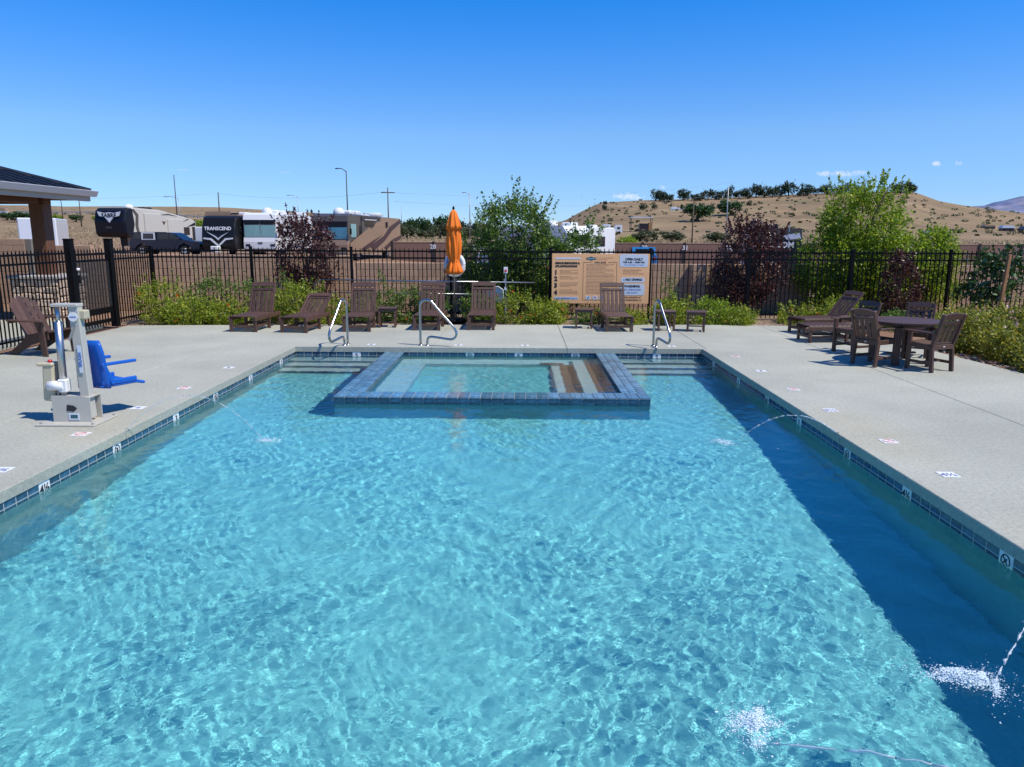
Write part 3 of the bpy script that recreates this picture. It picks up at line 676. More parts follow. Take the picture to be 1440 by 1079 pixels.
# ------------------------------------------------------------------ sign board
sgn = empty('pool_rules_sign', (2.01, 18.93, 1.045), 0, 'wide tan pool rules sign board fixed to the back fence', 'sign')
SWd, SHt = 2.44, 1.24
one('board', m_board, sgn, 'box', (0, 0, 0), (SWd, .02, SHt), ch=.004)
for x in (-1.1, 0, 1.1): one('bracket', m_black, sgn, 'box', (x, .10, 0), (.05, .20, .9))
KX = SWd / 1345
def sx(c): return (c - 45) * KX - SWd / 2
def sz(c): return SHt / 2 - (c - 70) * KX * 1.01
def stext(s_, cx, cy, hpx, m_, al='CENTER', b=.001, nm='lettering'):
    return link(nm, text_mesh(s_, hpx * KX * 1.38, m_, al, b), sgn, (sx(cx), -.0135, sz(cy)), (math.pi / 2, 0, 0))
def pill(nm, x0, y0, x1, y1, r, m_, dy=-.0115):
    pts = []; 
    for (cx, cy, a0) in ((x1 - r, y1 - r, -90), (x1 - r, y0 + r, 0), (x0 + r, y0 + r, 90), (x0 + r, y1 - r, 180)):
        for q in range(6):
            a = R(a0 + q * 18); pts.append((sx(cx + r * math.cos(a)), sz(cy - r * math.sin(a))))
    mb = MB(); mb.prism(pts[::-1], dy - .002, dy + .002, 'y'); return mb.build(nm, m_, sgn)
pill('header_strip', 90, 122, 440, 145, 4, m_pale)
stext('RESCUE BREATHING &', 90, 208, 24, m_ink, 'LEFT', .0045); stext('CPR INSTRUCTIONS', 90, 250, 24, m_ink, 'LEFT', .0045)
for n_, y in (('1', 350), ('2', 437), ('3', 527), ('4', 622)): stext(n_, 100, y, 60, m_ink, 'CENTER', .009, 'numeral')
def print_block(x0, x1, y0, n, dy, h=5, seed=0, m_=m_rule):
    rg = random.Random(seed); mb = MB()
    for k in range(n):
        x = x0; end = x1 - (rg.random() * .45 * (x1 - x0) if rg.random() < .5 else 0)
        while x < end:
            w = rg.uniform(14, 52); w = min(w, end - x)
            if w > 5: mb.box((sx(x + w / 2), -.0112, sz(y0 + k * dy)), (w * KX, .0015, h * KX * .8))
            x += w + rg.uniform(4, 8)
    o = mb.build('small_print', m_, sgn); return o
for i, y in enumerate((292, 378, 464, 560)): print_block(155, 405, y, (4, 3, 4, 4)[i], 17, 5, i)
for (a, b) in (((478, 184), (604, 184)), ((822, 184), (940, 184)), ((478, 184), (478, 697)), ((940, 184), (940, 697)), ((478, 697), (940, 697))):
    mb = MB(); mb.bar((sx(a[0]), -.0118, sz(a[1])), (sx(b[0]), -.0118, sz(b[1])), .003, .0075 if a[1] == b[1] else .003, upv=(0, 0, 1)) if a[1] == b[1] else mb.box((sx(a[0]), -.0118, sz((a[1] + b[1]) / 2)), (.0075, .003, abs(sz(a[1]) - sz(b[1]))))
    mb.build('border_line', m_rule, sgn)
stext('POOL RULES', 713, 194, 20, m_rule, 'CENTER', .0018)
for i, (y, n) in enumerate(((212, 3), (265, 4), (340, 4), (420, 1), (440, 3), (496, 3), (552, 4))): print_block(520, 905, y, n, 18, 5, 20 + i)
mb = MB(); mb.prism([(sx(a), sz(b)) for a, b in ((518, 136), (518, 150), (550, 152), (583, 164), (616, 152), (650, 150), (650, 136), (650, 122), (616, 120), (583, 108), (550, 120), (518, 122))][::1], -.0125, -.0105, 'y'); mb.build('emblem', m_teal, sgn)
one('emblem_band', m_pale, sgn, 'box', (sx(584), -.013, sz(136)), (.17, .0015, .010))
print_block(690, 895, 126, 1, 20, 5, 31); print_block(690, 820, 148, 1, 20, 5, 32)
one('border_line', m_rule, sgn, 'box', (sx(668), -.0118, sz(136)), (.004, .002, .10))
for i, x in enumerate((553, 648, 744)):
    pill('pictogram', x - 34, 640, x + 34, 692, 5, m_pale)
    mb = MB(); mb.bar((sx(x - 12), -.0145, sz(680)), (sx(x + 14), -.0145, sz(652)), .004, .02) if i == 0 else mb.cyl((sx(x), -.0145, sz(662)), .020, .002, 10, (0, 1, 0)); mb.build('pictogram_mark', (m_teal, m_red, m_inkblue)[i], sgn)
pill('opening_hours_panel', 975, 74, 1365, 245, 30, m_pale)
stext('OPEN DAILY', 1172, 157, 31, m_ink, 'CENTER', .0045); stext('7:00 A.M. - 10:00 P.M.', 1172, 194, 24, m_ink, 'CENTER', .0035); stext('POOL HOURS SUBJECT TO CHANGE', 1172, 224, 12, m_inkblue, 'CENTER', .0004)
for i, y in enumerate((288, 312, 338)): print_block(1030, 1310, y, 1, 20, 9, 50 + i)
pill('no_diving_panel', 1000, 386, 1328, 456, 30, m_pale); stext('NO DIVING', 1180, 432, 31, m_ink, 'CENTER', .0045)
mb = MB(); mb.tube([(sx(1047) + .022 * math.cos(a), -.0145, sz(418) + .022 * math.sin(a)) for a in np.linspace(0, 6.283, 13)], .0025, 4, False); mb.build('no_diving_symbol', m_inkblue, sgn)
pill('warning_panel', 990, 476, 1330, 630, 26, m_pale)
stext('WARNING:', 1160, 522, 31, m_ink, 'CENTER', .0045); stext('NO LIFEGUARD', 1160, 566, 26, m_inkblue, 'CENTER', .0006); stext('ON DUTY', 1160, 608, 26, m_inkblue, 'CENTER', .0006)
stext('POOL CAPACITY: 67', 1160, 666, 20, m_rule, 'CENTER', .0014); stext('SPA OCCUPANCY: 12', 1160, 704, 20, m_rule, 'CENTER', .0014)
pill('emergency_panel', 78, 656, 415, 694, 18, m_pale); stext('IN CASE OF EMERGENCY CALL 911', 246, 682, 15, m_inkblue, 'CENTER', .0016)

# ------------------------------------------------------------------ chaise longues
def chaise(name, back_deg, label):
    """foot end at y=0 facing -y, head towards +y; width .62"""
    c = empty(name, label=label, cat='sun lounger', group='brown slatted sun loungers')
    W, Hs, Lh, Lt = .60, .335, 1.02, 1.42
    for sxx in (-1, 1):
        for y in (.05, .80, Lt - .02):
            mb = MB(); mb.box((sxx * (W / 2 - .03), y, Hs / 2 - .02), (.075, .04, Hs - .02), ch=.004) if y < 1 else mb.bar((sxx * (W / 2 - .03), y - .06, Hs - .02), (sxx * (W / 2 - .03), y + .02, 0.0), .04, .075, .004)
            mb.build('leg', m_brown, c)
        one('side_rail', m_brown, c, 'box', (sxx * (W / 2 - .002), Lt / 2, Hs - .045), (.035, Lt, .09), ch=.006)
        one('lower_rail', m_brown, c, 'box', (sxx * (W / 2 - .055), .42, .11), (.028, .74, .05), ch=.004)
    for y in (.05, .80): one('stretcher', m_brown, c, 'box', (0, y, .12), (W - .1, .03, .06), ch=.004)
    sl = MB(); sl.box((0, 0, 0), (W - .04, .088, .022), ch=.005); slm = sl.mesh('seat_slat', m_brown)
    for k in range(10): link('seat_slat', slm, c, (0, .06 + k * .099, Hs + .006))
    th = R(back_deg); dv = Vector((0, math.cos(th), math.sin(th))); nv = Vector((0, -math.sin(th), math.cos(th))); hinge = Vector((0, Lh, Hs - .01)); rm = Matrix((Vector((1, 0, 0)), dv, nv)).transposed()
    def bp(nm, x, s, w, l, th_=.022, off=0.0, ch=.005):
        mb = MB(); mb.box(hinge + Vector((x, 0, 0)) + dv * s + nv * off, (w, l, th_), rm, ch); return mb.build(nm, m_brown, c)
    for sxx in (-1, 1): bp('back_stile', sxx * (W / 2 - .035), .37, .045, .74, .04)
    for k in range(5): bp('back_slat', (k - 2) * .098, .29, .072, .52, .018)
    bp('back_rail', 0, .03, W - .09, .06, .03, -.01); bp('back_rail', 0, .575, W - .115, .06, .034, .004)
    # curved crest rail
    pts = [(-W / 2 + .055, 0), (W / 2 - .055, 0)] + [(x, .085 + .025 * math.cos(x / (W / 2 - .055) * 1.35)) for x in np.linspace(W / 2 - .055, -W / 2 + .055, 9)]
    mb = MB(); mb.prism(pts, -.015, .018, 'z'); m2 = MB(); m2.add([hinge + Vector((v[0], 0, 0)) + dv * (.645 + v[1]) + nv * v[2] for v in mb.v], mb.f); m2.build('crest_rail', m_brown, c)
    if back_deg > 10:
        for sxx in (-1, 1): one('back_prop', m_brown, c, 'bar', hinge + Vector((sxx * .2, 0, 0)) + dv * .38 - nv * .02, (sxx * .2, Lt - .12, Hs - .06), .025, .03)
    return c
ch_hi = chaise('sun_lounger', 66, 'brown sun lounger with raised back, farthest left of the back row, near the corner shrubs')
ch_hi.location = (-6.07, 16.18, 0); ch_hi.rotation_euler = (0, 0, R(-4))
ch_lo = chaise('sun_lounger', 33, 'brown sun lounger with half lowered back beside the left pool corner')
ch_lo.location = (-4.93, 16.08, 0); ch_lo.rotation_euler = (0, 0, R(-7))
copy_tree(ch_hi, (-3.60, 16.30, 0), R(3), 'brown sun lounger behind the left pool handrail, next to a side table')
copy_tree(ch_hi, (-2.10, 16.62, 0), R(-1), 'brown sun lounger just left of the orange umbrella')
copy_tree(ch_hi, (-.88, 16.74, 0), R(0), 'brown sun lounger just right of the orange umbrella')
copy_tree(ch_hi, (2.22, 16.58, 0), R(2), 'brown sun lounger in front of the tan rules sign')
ch7 = copy_tree(chaise('sun_lounger', 50, 'x'), (6.10, 16.55, 0), R(-74), 'brown sun lounger on the right with its raised back against the green tree')
src = [o for o in C.objects if o.get('label') == 'x'][0]
def kill(o):
    for k in list(o.children): kill(k)
    bpy.data.objects.remove(o)
kill(src)
ch8 = chaise('sun_lounger', 3, 'brown sun lounger with its back laid flat behind the dining set'); ch8.location = (5.78, 15.28, 0); ch8.rotation_euler = (0, 0, R(-86))

# ------------------------------------------------------------------ side tables
def side_table():
    t_ = empty('side_table', cat='side table', group='small brown side tables'); W = .44; Hh = .45
    for a in (-1, 1):
        for b in (-1, 1): one('leg', m_brown, t_, 'box', (a * (W / 2 - .045), b * (W / 2 - .045), (Hh - .02) / 2), (.045, .045, Hh - .02), ch=.004)
        one('apron', m_brown, t_, 'box', (0, a * (W / 2 - .045), Hh - .05), (W - .13, .022, .05)); one('apron', m_brown, t_, 'box', (a * (W / 2 - .045), 0, Hh - .05), (.022, W - .13, .05))
        one('stretcher', m_brown, t_, 'box', (a * (W / 2 - .045), 0, .11), (.022, W - .13, .04)); 
    one('stretcher', m_brown, t_, 'box', (0, 0, .11), (W - .11, .05, .025), ch=.003)
    for k in range(5): one('top_slat', m_brown, t_, 'box', (0, (k - 2) * W / 5, Hh - .008), (W, W / 5 - .006, .022), ch=.004)
    return t_
st0 = side_table(); st0.location = (-3.08, 17.32, 0); st0['label'] = 'small brown side table between the loungers left of the umbrella'; st0.rotation_euler = (0, 0, R(6))
copy_tree(st0, (1.48, 17.32, 0), R(-4), 'small brown side table under the left part of the rules sign')
copy_tree(st0, (3.28, 16.98, 0), R(5), 'small brown side table behind the right pool handrail')
copy_tree(st0, (3.97, 16.86, 0), R(-12), 'small brown side table rightmost of the back row, in front of the yellow green shrubs')
copy_tree(st0, (7.06, 15.88, 0), R(14), 'small brown side table between the two right hand loungers')

# ------------------------------------------------------------------ dining table and chairs
dt = empty('dining_table', (6.52, 12.72, 0), R(12), 'round brown slatted dining table on the right of the deck', 'table')
TR = .61
for k in range(10):
    y0 = -TR + k * TR / 5 + .003; y1 = -TR + (k + 1) * TR / 5 - .003; top = []
    ys_ = np.linspace(y0, y1, 5)
    rx = [(math.sqrt(max(TR * TR - y * y, 0)), y) for y in ys_]
    one('table_slat', m_brown, dt, 'prism', [(a, b) for a, b in rx] + [(-a, b) for a, b in rx[::-1]], .70, .725, 'z')
for a in (-1, 1):
    for b in (-1, 1):
        mb = MB(); mb.box((a * .30, b * .30, .34), (.085, .035, .68), ch=.005); mb.box((a * .325, b * .28, .34), (.035, .085, .68), ch=.005); mb.build('leg', m_brown, dt)
    one('cross_beam', m_brown, dt, 'box', (0, a * .30, .66), (.62, .035, .07), ch=.004); one('cross_beam', m_brown, dt, 'box', (a * .30, 0, .66), (.035, .56, .07), ch=.004)
one('stretcher', m_brown, dt, 'box', (0, 0, .16), (.56, .06, .03), ch=.004)
def dining_chair():
    c = empty('dining_chair', cat='chair', group='brown dining chairs round the dining table'); W = .50
    # faces -y : back at +y
    for s in (-1, 1):
        one('leg', m_brown, c, 'box', (s * (W / 2 - .025), -.22, .31), (.045, .07, .62), ch=.005)
        mb = MB(); mb.bar((s * (W / 2 - .035), .23, 0), (s * (W / 2 - .035), .19, .42), .042, .065, .004); mb.build('leg', m_brown, c)
        one('back_post', m_brown, c, 'bar', (s * (W / 2 - .035), .188, .40), (s * (W / 2 - .035), .36, .93), .042, .06, .004)
        one('arm', m_brown, c, 'box', (s * (W / 2 + .005), -.02, .63), (.075, .56, .026), ch=.006)
        one('seat_rail', m_brown, c, 'box', (s * (W / 2 - .03), -.01, .40), (.03, .40, .07), ch=.004)
        one('stretcher', m_brown, c, 'box', (s * (W / 2 - .03), 0, .14), (.026, .42, .045), ch=.003)
    one('apron', m_brown, c, 'box', (0, -.22, .40), (W - .1, .026, .07), ch=.003); one('stretcher', m_brown, c, 'box', (0, 0, .14), (W - .08, .045, .024), ch=.003)
    for k in range(5): one('seat_slat', m_brown, c, 'box', (0, -.225 + k * .092, .444 - .004 * k), (W - .03, .084, .022), ch=.005)
    d_ = Vector((0, .17, .53)).normalized(); n_ = Vector((0, -.53, .17)).normalized(); b0 = Vector((0, .20, .44)); rm = Matrix((Vector((1, 0, 0)), d_, n_)).transposed()
    for k in range(4): 
        mb = MB(); mb.box(b0 + Vector(((k - 1.5) * .098, 0, 0)) + d_ * .19, (.066, .36, .016), rm, .004); mb.build('back_slat', m_brown, c)
    mb = MB(); mb.box(b0 + d_ * .01, (W - .12, .06, .03), rm, .004); mb.build('back_rail', m_brown, c)
    mb = MB(); mb.box(b0 + d_ * .375, (W - .12, .045, .03), rm, .004); mb.build('back_rail', m_brown, c)
    q = MB(); q.prism([(-.235, .43), (.235, .43)] + [(x, .49 + .045 * math.cos(x / .235 * 1.35)) for x in np.linspace(.235, -.235, 9)], -.016, .016, 'z')
    m2 = MB(); m2.add([b0 + Vector((v[0], 0, 0)) + d_ * v[1] + n_ * v[2] for v in q.v], q.f); m2.build('crest_rail', m_brown, c)
    one('maker_plate', m_white, c, 'box', (0, .232, .405), (.035, .004, .014))
    one('back_apron', m_brown, c, 'box', (0, .215, .40), (W - .1, .026, .075), ch=.003)
    return c
def face(dx, dy): return math.atan2(dx, -dy)   # rotation so that local -y points to (dx,dy)
dc = dining_chair(); dc.location = (5.98, 12.52, 0); dc.rotation_euler = (0, 0, face(.85, .45)); dc['label'] = 'brown dining chair at the left front of the round table, back to the pool'
dc.location = (5.93, 12.45, 0)
copy_tree(dc, (6.62, 11.98, 0), face(-.36, .93), 'brown dining chair nearest the roses, tilted back seen from its side')
copy_tree(dc, (7.12, 13.45, 0), face(-.6, -.8), 'brown dining chair at the far right of the round table, its back in shade')
copy_tree(dc, (6.15, 13.75, 0), face(-.93, -.37), 'brown dining chair turned away from the table, beside the flat lounger')

# ------------------------------------------------------------------ deck armchair on the left
ad = empty('deck_armchair', (-8.45, 13.1, 0), R(76), 'brown slatted deck armchair with wide arms by the left fence', 'chair')
# faces -y locally
for s in (-1, 1):
    mb = MB(); q = [(-.36, .30), (-.36, .42), (-.28, .43), (.10, .33), (.56, .0), (.36, .0), (.05, .18)]
    mb.prism([(y, z) for y, z in q][::-1], s * .27 - .014, s * .27 + .014, 'x'); mb.build('side_rail', m_brown, ad)
    one('leg', m_brown, ad, 'bar', (s * .315, -.30, 0), (s * .315, -.25, .60), .032, .12, .005)
    one('arm', m_brown, ad, 'box', (s * .34, 0, .615), (.13, .78, .026), ch=.012)
    one('arm_bracket', m_brown, ad, 'prism', [(-.22, .44), (-.16, .60), (-.30, .60)], s * .335 - .012, s * .335 + .012, 'x')
for k in range(6): one('seat_slat', m_brown, ad, 'box', (0, -.36 + k * .085, .44 - .018 * k), (.58, .078, .022), ch=.005)
th = R(118); dv = Vector((0, math.cos(R(62)), math.sin(R(62)))); nv = Vector((0, -math.sin(R(62)), math.cos(R(62)))); rm = Matrix((Vector((1, 0, 0)), dv, nv)).transposed()
for k in range(5):
    hgt = .84 - .035 * (abs(k - 2) ** 1.7); mb = MB(); mb.box(Vector(((k - 2) * .112, .08, .27)) + dv * hgt / 2 - nv * .012 * (2 - abs(k - 2)) * .5, (.104, hgt, .02), rm, .006); mb.build('back_slat', m_brown, ad)
one('back_brace', m_brown, ad, 'box', (0, .33, .60), (.80, .03, .06), ch=.004); one('cross_bar', m_brown, ad, 'box', (0, .16, .26), (.56, .03, .09))

# ------------------------------------------------------------------ handrails
def handrail(loc, ang, label):
    h = empty('pool_handrail', loc, ang, label, 'handrail', 'steel handrails at the pool edge')
    # local +x runs out over the water
    P = [(0, 0), (0, .55), (0, .76), (.02, .83), (.07, .87), (.14, .885), (.21, .87), (.26, .83), (.45, .62), (.66, .40), (.72, .31), (.735, .24), (.70, .17), (.62, .14), (.45, .155), (.26, .175), (.19, .17), (.15, .13), (.14, .06), (.14, 0)]
    # round the corners by Catmull-Rom sampling
    pts = []
    for i in range(len(P) - 1):
        p0 = P[max(i - 1, 0)]; p1 = P[i]; p2 = P[i + 1]; p3 = P[min(i + 2, len(P) - 1)]
        for k in range(4):
            u = k / 4; q = []
            for a in (0, 1): q.append(.5 * ((2 * p1[a]) + (-p0[a] + p2[a]) * u + (2 * p0[a] - 5 * p1[a] + 4 * p2[a] - p3[a]) * u * u + (-p0[a] + 3 * p1[a] - 3 * p2[a] + p3[a]) * u ** 3))
            pts.append((q[0], 0, q[1]))
    pts.append((P[-1][0], 0, 0)); mb = MB(); mb.tube(pts, .0235, 12); mb.build('tube', m_steel, h)
    for x in (0, .14): one('escutcheon', m_steel, h, 'lathe', [(.05, 0), (.05, .008), (.026, .022)], 16, (x, 0, 0))
    return h
handrail((-3.36, 14.42, 0), math.atan2(-.97, -.24), 'steel handrail over the steps at the left pool corner')
handrail((-1.93, 14.36, 0), math.atan2(-.24, .97), 'steel handrail beside the spa, in front of the lounger by the umbrella')
handrail((2.60, 14.46, 0), math.atan2(-.97, .24), 'steel handrail over the steps at the right pool corner')

# ------------------------------------------------------------------ umbrella
ub = empty('umbrella', (-1.62, 18.42, 0), 0, 'closed orange patio umbrella standing between two loungers', 'umbrella')
one('base', m_black, ub, 'lathe', [(0, .0), (.30, .0), (.31, .05), (.27, .09), (.08, .12), (.04, .22), (0, .22)], 28)
one('pole', m_alu, ub, 'cyl', (0, 0, 1.40), .019, 2.6, 12)
one('finial', m_black, ub, 'lathe', [(.012, 2.70), (.028, 2.72), (.03, 2.75), (.01, 2.79), (0, 2.80)], 10)
prof = [(.13, 1.17), (.19, 1.20), (.20, 1.25), (.16, 1.36), (.115, 1.46), (.105, 1.49), (.125, 1.56), (.155, 1.72), (.165, 1.90), (.155, 2.10), (.14, 2.26), (.12, 2.36)]
def pleat(amp, n=8, ph=0.): return lambda r, z, a: r * (1 + amp * math.cos(n * a + ph + 2.2 * math.sin(z * 3)) + amp * .45 * math.cos(2 * n * a + 1.7 + z * 4))
one('canopy', m_orange, ub, 'lathe', prof, 96, (0, 0, 0), pleat(.16))
one('valance', m_orange, ub, 'lathe', [(.155, 2.24), (.185, 2.235), (.165, 2.34), (.115, 2.52), (.075, 2.64), (.03, 2.70), (0, 2.71)], 96, (0, 0, 0), pleat(.10, 8, .6))
one('tie_strap', m_orange, ub, 'lathe', [(.112, 1.465), (.118, 1.475), (.118, 1.50), (.112, 1.51)], 32)

# ------------------------------------------------------------------ rescue gear on the fence
lr = empty('life_ring', (-1.66, 19.08, 1.38), 0, 'white life ring hanging on the fence behind the umbrella', 'life ring')
mb = MB(); ringp = [(.215 * math.cos(a), 0, .235 * math.sin(a)) for a in np.linspace(0, 2 * math.pi, 33)]; mb.tube(ringp, .062, 10, False); mb.build('ring', m_white, lr)
mb = MB(); mb.tube([(.28 * math.cos(a), -.05, .28 * math.sin(a) - .02) for a in np.linspace(3.4, 6.0, 14)], .007, 6); mb.build('grab_rope', m_white, lr)
one('bracket', m_black, lr, 'box', (0, .05, .12), (.05, .08, .2))
rb = empty('throw_rope_bag', (-1.78, 18.98, 1.48), 0, 'blue and white rope bag hung over the life ring', 'rope bag')
one('bag', m_rope, rb, 'lathe', [(0, -.24), (.06, -.22), (.075, -.1), (.07, .08), (.04, .16), (0, .17)], 14)
sh = empty('rescue_hook', (-5.0, 19.08, .98), 0, 'long steel rescue pole with a curved shepherd hook at its left end', 'rescue pole')
one('pole', m_alu, sh, 'cyl', (2.65, 0, -.025), .017, 5.45, 10, (1, 0, -.009))
hk = [(-.05, 0, .0), (-.14, 0, -.03), (-.22, 0, -.11), (-.25, 0, -.22), (-.23, 0, -.34), (-.16, 0, -.44), (-.07, 0, -.50), (-.03, 0, -.51)]
one('hook', m_alu, sh, 'tube', hk, .012, 8)
for x in (.6, 4.6): one('bracket', m_alu, sh, 'box', (x, .05, .0), (.03, .1, .08))
sk = empty('leaf_skimmer', (-4.9, 19.06, .66), 0, 'long steel pole with a white framed leaf net at its right end', 'pool net')
one('pole', m_alu, sk, 'cyl', (2.05, 0, -.015), .014, 4.1, 10, (1, 0, -.006))
fr_ = [(4.0, 0, .02), (4.10, -.06, .12), (4.34, -.10, .18), (4.46, -.10, .10), (4.48, -.08, -.12), (4.40, -.02, -.26), (4.22, 0, -.14), (4.0, 0, -.02)]
one('net_frame', m_white, sk, 'tube', fr_, .013, 6); 
mb = MB(); mb.add([Vector(q) + Vector((0, .01, 0)) for q in fr_[:7]] , [tuple(range(7))]); mb.build('net', m_pale, sk)
for x in (.5, 3.2): one('bracket', m_alu, sk, 'box', (x, .05, .0), (.03, .1, .06))
es = empty('emergency_marker', (-.36, 18.5, 0), 0, 'thin post with a small white and red plate beside the leaf net', 'sign')
one('post', m_screw, es, 'box', (0, 0, .58), (.03, .03, 1.3)); one('plate', m_white, es, 'box', (0, -.02, 1.27), (.10, .012, .15), ch=.004); one('button', m_red, es, 'cyl', (0, -.03, 1.255), .032, .012, 14, (0, 1, 0))
one('label_plate', m_pale, es, 'box', (0, -.02, .82), (.07, .01, .07))

# ------------------------------------------------------------------ pool lift
lf = empty('pool_lift', (-5.02, 8.22, 0), 0, 'off white pool access lift standing on the left edge of the deck', 'pool lift')
one('base_plate', m_liftwhite, lf, 'box', (-.02, 0, .012), (.66, .52, .02), ch=.004)
for (x, y) in ((-.3, -.22), (.28, -.22), (-.3, .22), (.28, .22)): one('bolt', m_screw, lf, 'cyl', (x, y, .03), .014, .02, 8)
# solid side plates and a top; the opening is only a dark patch
mb = MB()
for yy in (-.11, .11):
    mb.prism([(-.22, .02), (.21, .02), (.21, .30), (.13, .32), (-.22, .32)], yy - .006, yy + .006, 'y')
mb.box((0, 0, .30), (.42, .21, .01)); mb.build('base_box', m_liftwhite, lf)
one('hole_shade_patch', m_ink, lf, 'prism', [(-.06, .15), (.02, .14), (.06, .18), (.02, .21), (-.05, .22)], -.121, -.117, 'y')  # flat dark piece painting the shade inside an opening
one('info_label', m_pale, lf, 'box', (.02, -.1195, .085), (.12, .004, .075)); one('info_print', m_teal, lf, 'box', (.02, -.1225, .085), (.08, .002, .04))
one('mast', m_liftwhite, lf, 'bar', (.13, .0, .05), (.09, 0, 1.33), .11, .10, .008, (0, 1, 0))
one('mast_cap', m_liftwhite, lf, 'box', (-.0, 0, 1.325), (.30, .13, .035), ch=.006)
one('pivot_arm', m_beige, lf, 'box', (.17, .02, 1.22), (.08, .1, .10), ch=.01)
one('round_badge', m_white, lf, 'cyl', (.095, -.066, 1.20), .052, .008, 20, (0, 1, 0)); one('badge_print', m_inkblue, lf, 'box', (.095, -.0715, 1.20), (.07, .002, .010))
one('upper_rod', m_alu, lf, 'cyl', (-.105, -.01, 1.20), .022, .20, 12); one('actuator', m_alu, lf, 'cyl', (-.12, -.01, .78), .040, .72, 16, (.02, 0, 1))
one('motor', m_white, lf, 'cyl', (-.20, -.03, .42), .055, .17, 14, (1, .1, 0)); one('motor_block', m_white, lf, 'box', (-.12, -.01, .42), (.10, .10, .15), ch=.012)
one('lower_bracket', m_screw, lf, 'bar', (-.13, -.01, .36), (-.10, 0, .05), .06, .05, .004)
one('battery_box', m_beige, lf, 'bar', (-.30, .02, .24), (-.27, .02, .66), .13, .13, .02, (0, 1, 0)); one('battery_lid', m_beige, lf, 'box', (-.30, .02, .66), (.19, .15, .04), ch=.012); one('stop_button', m_red, lf, 'cyl', (-.26, .0, .695), .022, .03, 12)
one('control_bracket', m_screw, lf, 'bar', (-.21, .02, .38), (-.19, .02, .02), .03, .05)
one('diagonal_stay', m_alu, lf, 'bar', (.10, -.07, 1.10), (.03, -.07, .94), .02, .02)
lt_ = link('model_lettering', text_mesh('SPLASH', .050, m_inkblue, 'LEFT', .0003), lf, (.138, -.0665, .64), (math.pi / 2, -math.pi / 2, 0))
one('lettering_plate', m_pale, lf, 'box', (.124, -.0625, .73), (.045, .003, .31))
seat = empty('lift_seat', (.06, .20, 0), R(-52), parent=None) if False else None
def lift_part(nm, fn, m_=m_blue):
    mb = MB(); fn(mb); q = MB(); ang = R(150); rm = Matrix.Rotation(ang, 3, 'Z')
    q.v = [tuple(rm @ Vector(v) + Vector((.13, .45, -.07))) for v in mb.v]; q.f = mb.f; q.m = mb.m; q.sm = mb.sm; return q.build(nm, m_, lf)
# local seat frame: faces -y; back at +y (rotated to face the pool); seat height .45
def back_shell(b):
    n = 11; rows = []; zs_ = np.linspace(.42, .98, 9)
    for z in zs_:
        w = .29 * (1 - .18 * max(0, (z - .80) / .18) ** 2)
        for k in range(n):
            u = -1 + 2 * k / (n - 1); rows.append((u * w, .22 + .10 * (z - .42) - .07 * (abs(u) ** 2.2), z))
    m_ = len(rows); off = [(x * .97, y + .022, z) for x, y, z in rows]
    fs = []
    for i in range(8):
        for k in range(n - 1):
            a = i * n + k; fs.append((a, a + 1, a + n + 1, a + n)); fs.append((m_ + a + n, m_ + a + n + 1, m_ + a + 1, m_ + a))
    for i in range(8):
        a = i * n; fs.append((a, a + n, m_ + a + n, m_ + a)); a = i * n + n - 1; fs.append((a + n, a, m_ + a, m_ + a + n))
    for k in range(n - 1): fs.append((k + 1, k, m_ + k, m_ + k + 1)); a = 8 * n + k; fs.append((a, a + 1, m_ + a + 1, m_ + a))
    b.add(rows + off, fs, True)
lift_part('seat_back', back_shell)
lift_part('seat_pan', lambda b: (b.box((0, 0, .44), (.46, .44, .04), ch=.015), b.box((-.225, 0, .48), (.03, .42, .06), ch=.01), b.box((.225, 0, .48), (.03, .42, .06), ch=.01)))
for s in (-1, 1):
    lift_part('armrest', lambda b: (b.bar((s * .255, .22, .70), (s * .255, -.20, .70), .045, .035, .008), b.bar((s * .255, .20, .70), (s * .245, .10, .46), .04, .05, .008)))
lift_part('leg_rest', lambda b: (b.box((0, -.27, .42), (.36, .16, .035), Matrix.Rotation(R(14), 3, 'X'), .01), b.box((.25, .16, .42), (.05, .10, .20), ch=.01)))
lift_part('back_rib', lambda b: (b.prism([(.26, .78), (.26, .90), (.36, .86)], -.06, -.04, 'x'), b.prism([(.25, .70), (.25, .80), (.35, .76)], .04, .06, 'x')))
lift_part('seat_arm', lambda b: (b.bar((-.02, .26, .66), (-.06, .36, .70), .05, .05), b.bar((-.06, .36, .44), (-.06, .36, .95), .05, .05)), m_liftwhite)

# ------------------------------------------------------------------ block walls
def block_wall(name, x0, x1, y, z0, z1, m, label, limit=290, th=.2, rz=0.0, hide_px=None):
    w = empty(name, (x0, y, z0), rz, label, 'wall', None)
    bw, bh = .40, .20; nx_ = int(round((x1 - x0) / bw)); nz = max(1, int(round((z1 - z0) / bh)))
    one('core', m_mortar, w, 'box', ((x1 - x0) / 2, 0, (z1 - z0) / 2), (x1 - x0 - .02, th - .03, nz * bh - .02))
    full = MB(); full.box((0, 0, 0), (bw - .009, th, bh - .009), ch=.006); fm = full.mesh('block', m); half = MB(); half.box((0, 0, 0), (bw / 2 - .009, th, bh - .009), ch=.006); hm = half.mesh('block', m)
    rest = MB(); cnt = 0
    for k in range(nz - 1, -1, -1):
        if k % 2 == 0: cells = [(i * bw + bw / 2, 0) for i in range(nx_)]
        else: cells = [(bw / 4, 1)] + [(i * bw + bw, 0) for i in range(nx_ - 1)] + [(nx_ * bw - bw / 4, 1)]
        for (cx, hf) in cells:
            if cnt < limit: link('block', hm if hf else fm, w, (cx, 0, (k + .5) * bh)); cnt += 1
            else: rest.box((cx, 0, (k + .5) * bh), ((bw / 2 if hf else bw) - .009, th, bh - .009))
    if rest.v: tag(rest.build('block', m, w), kind='stuff')
    return w
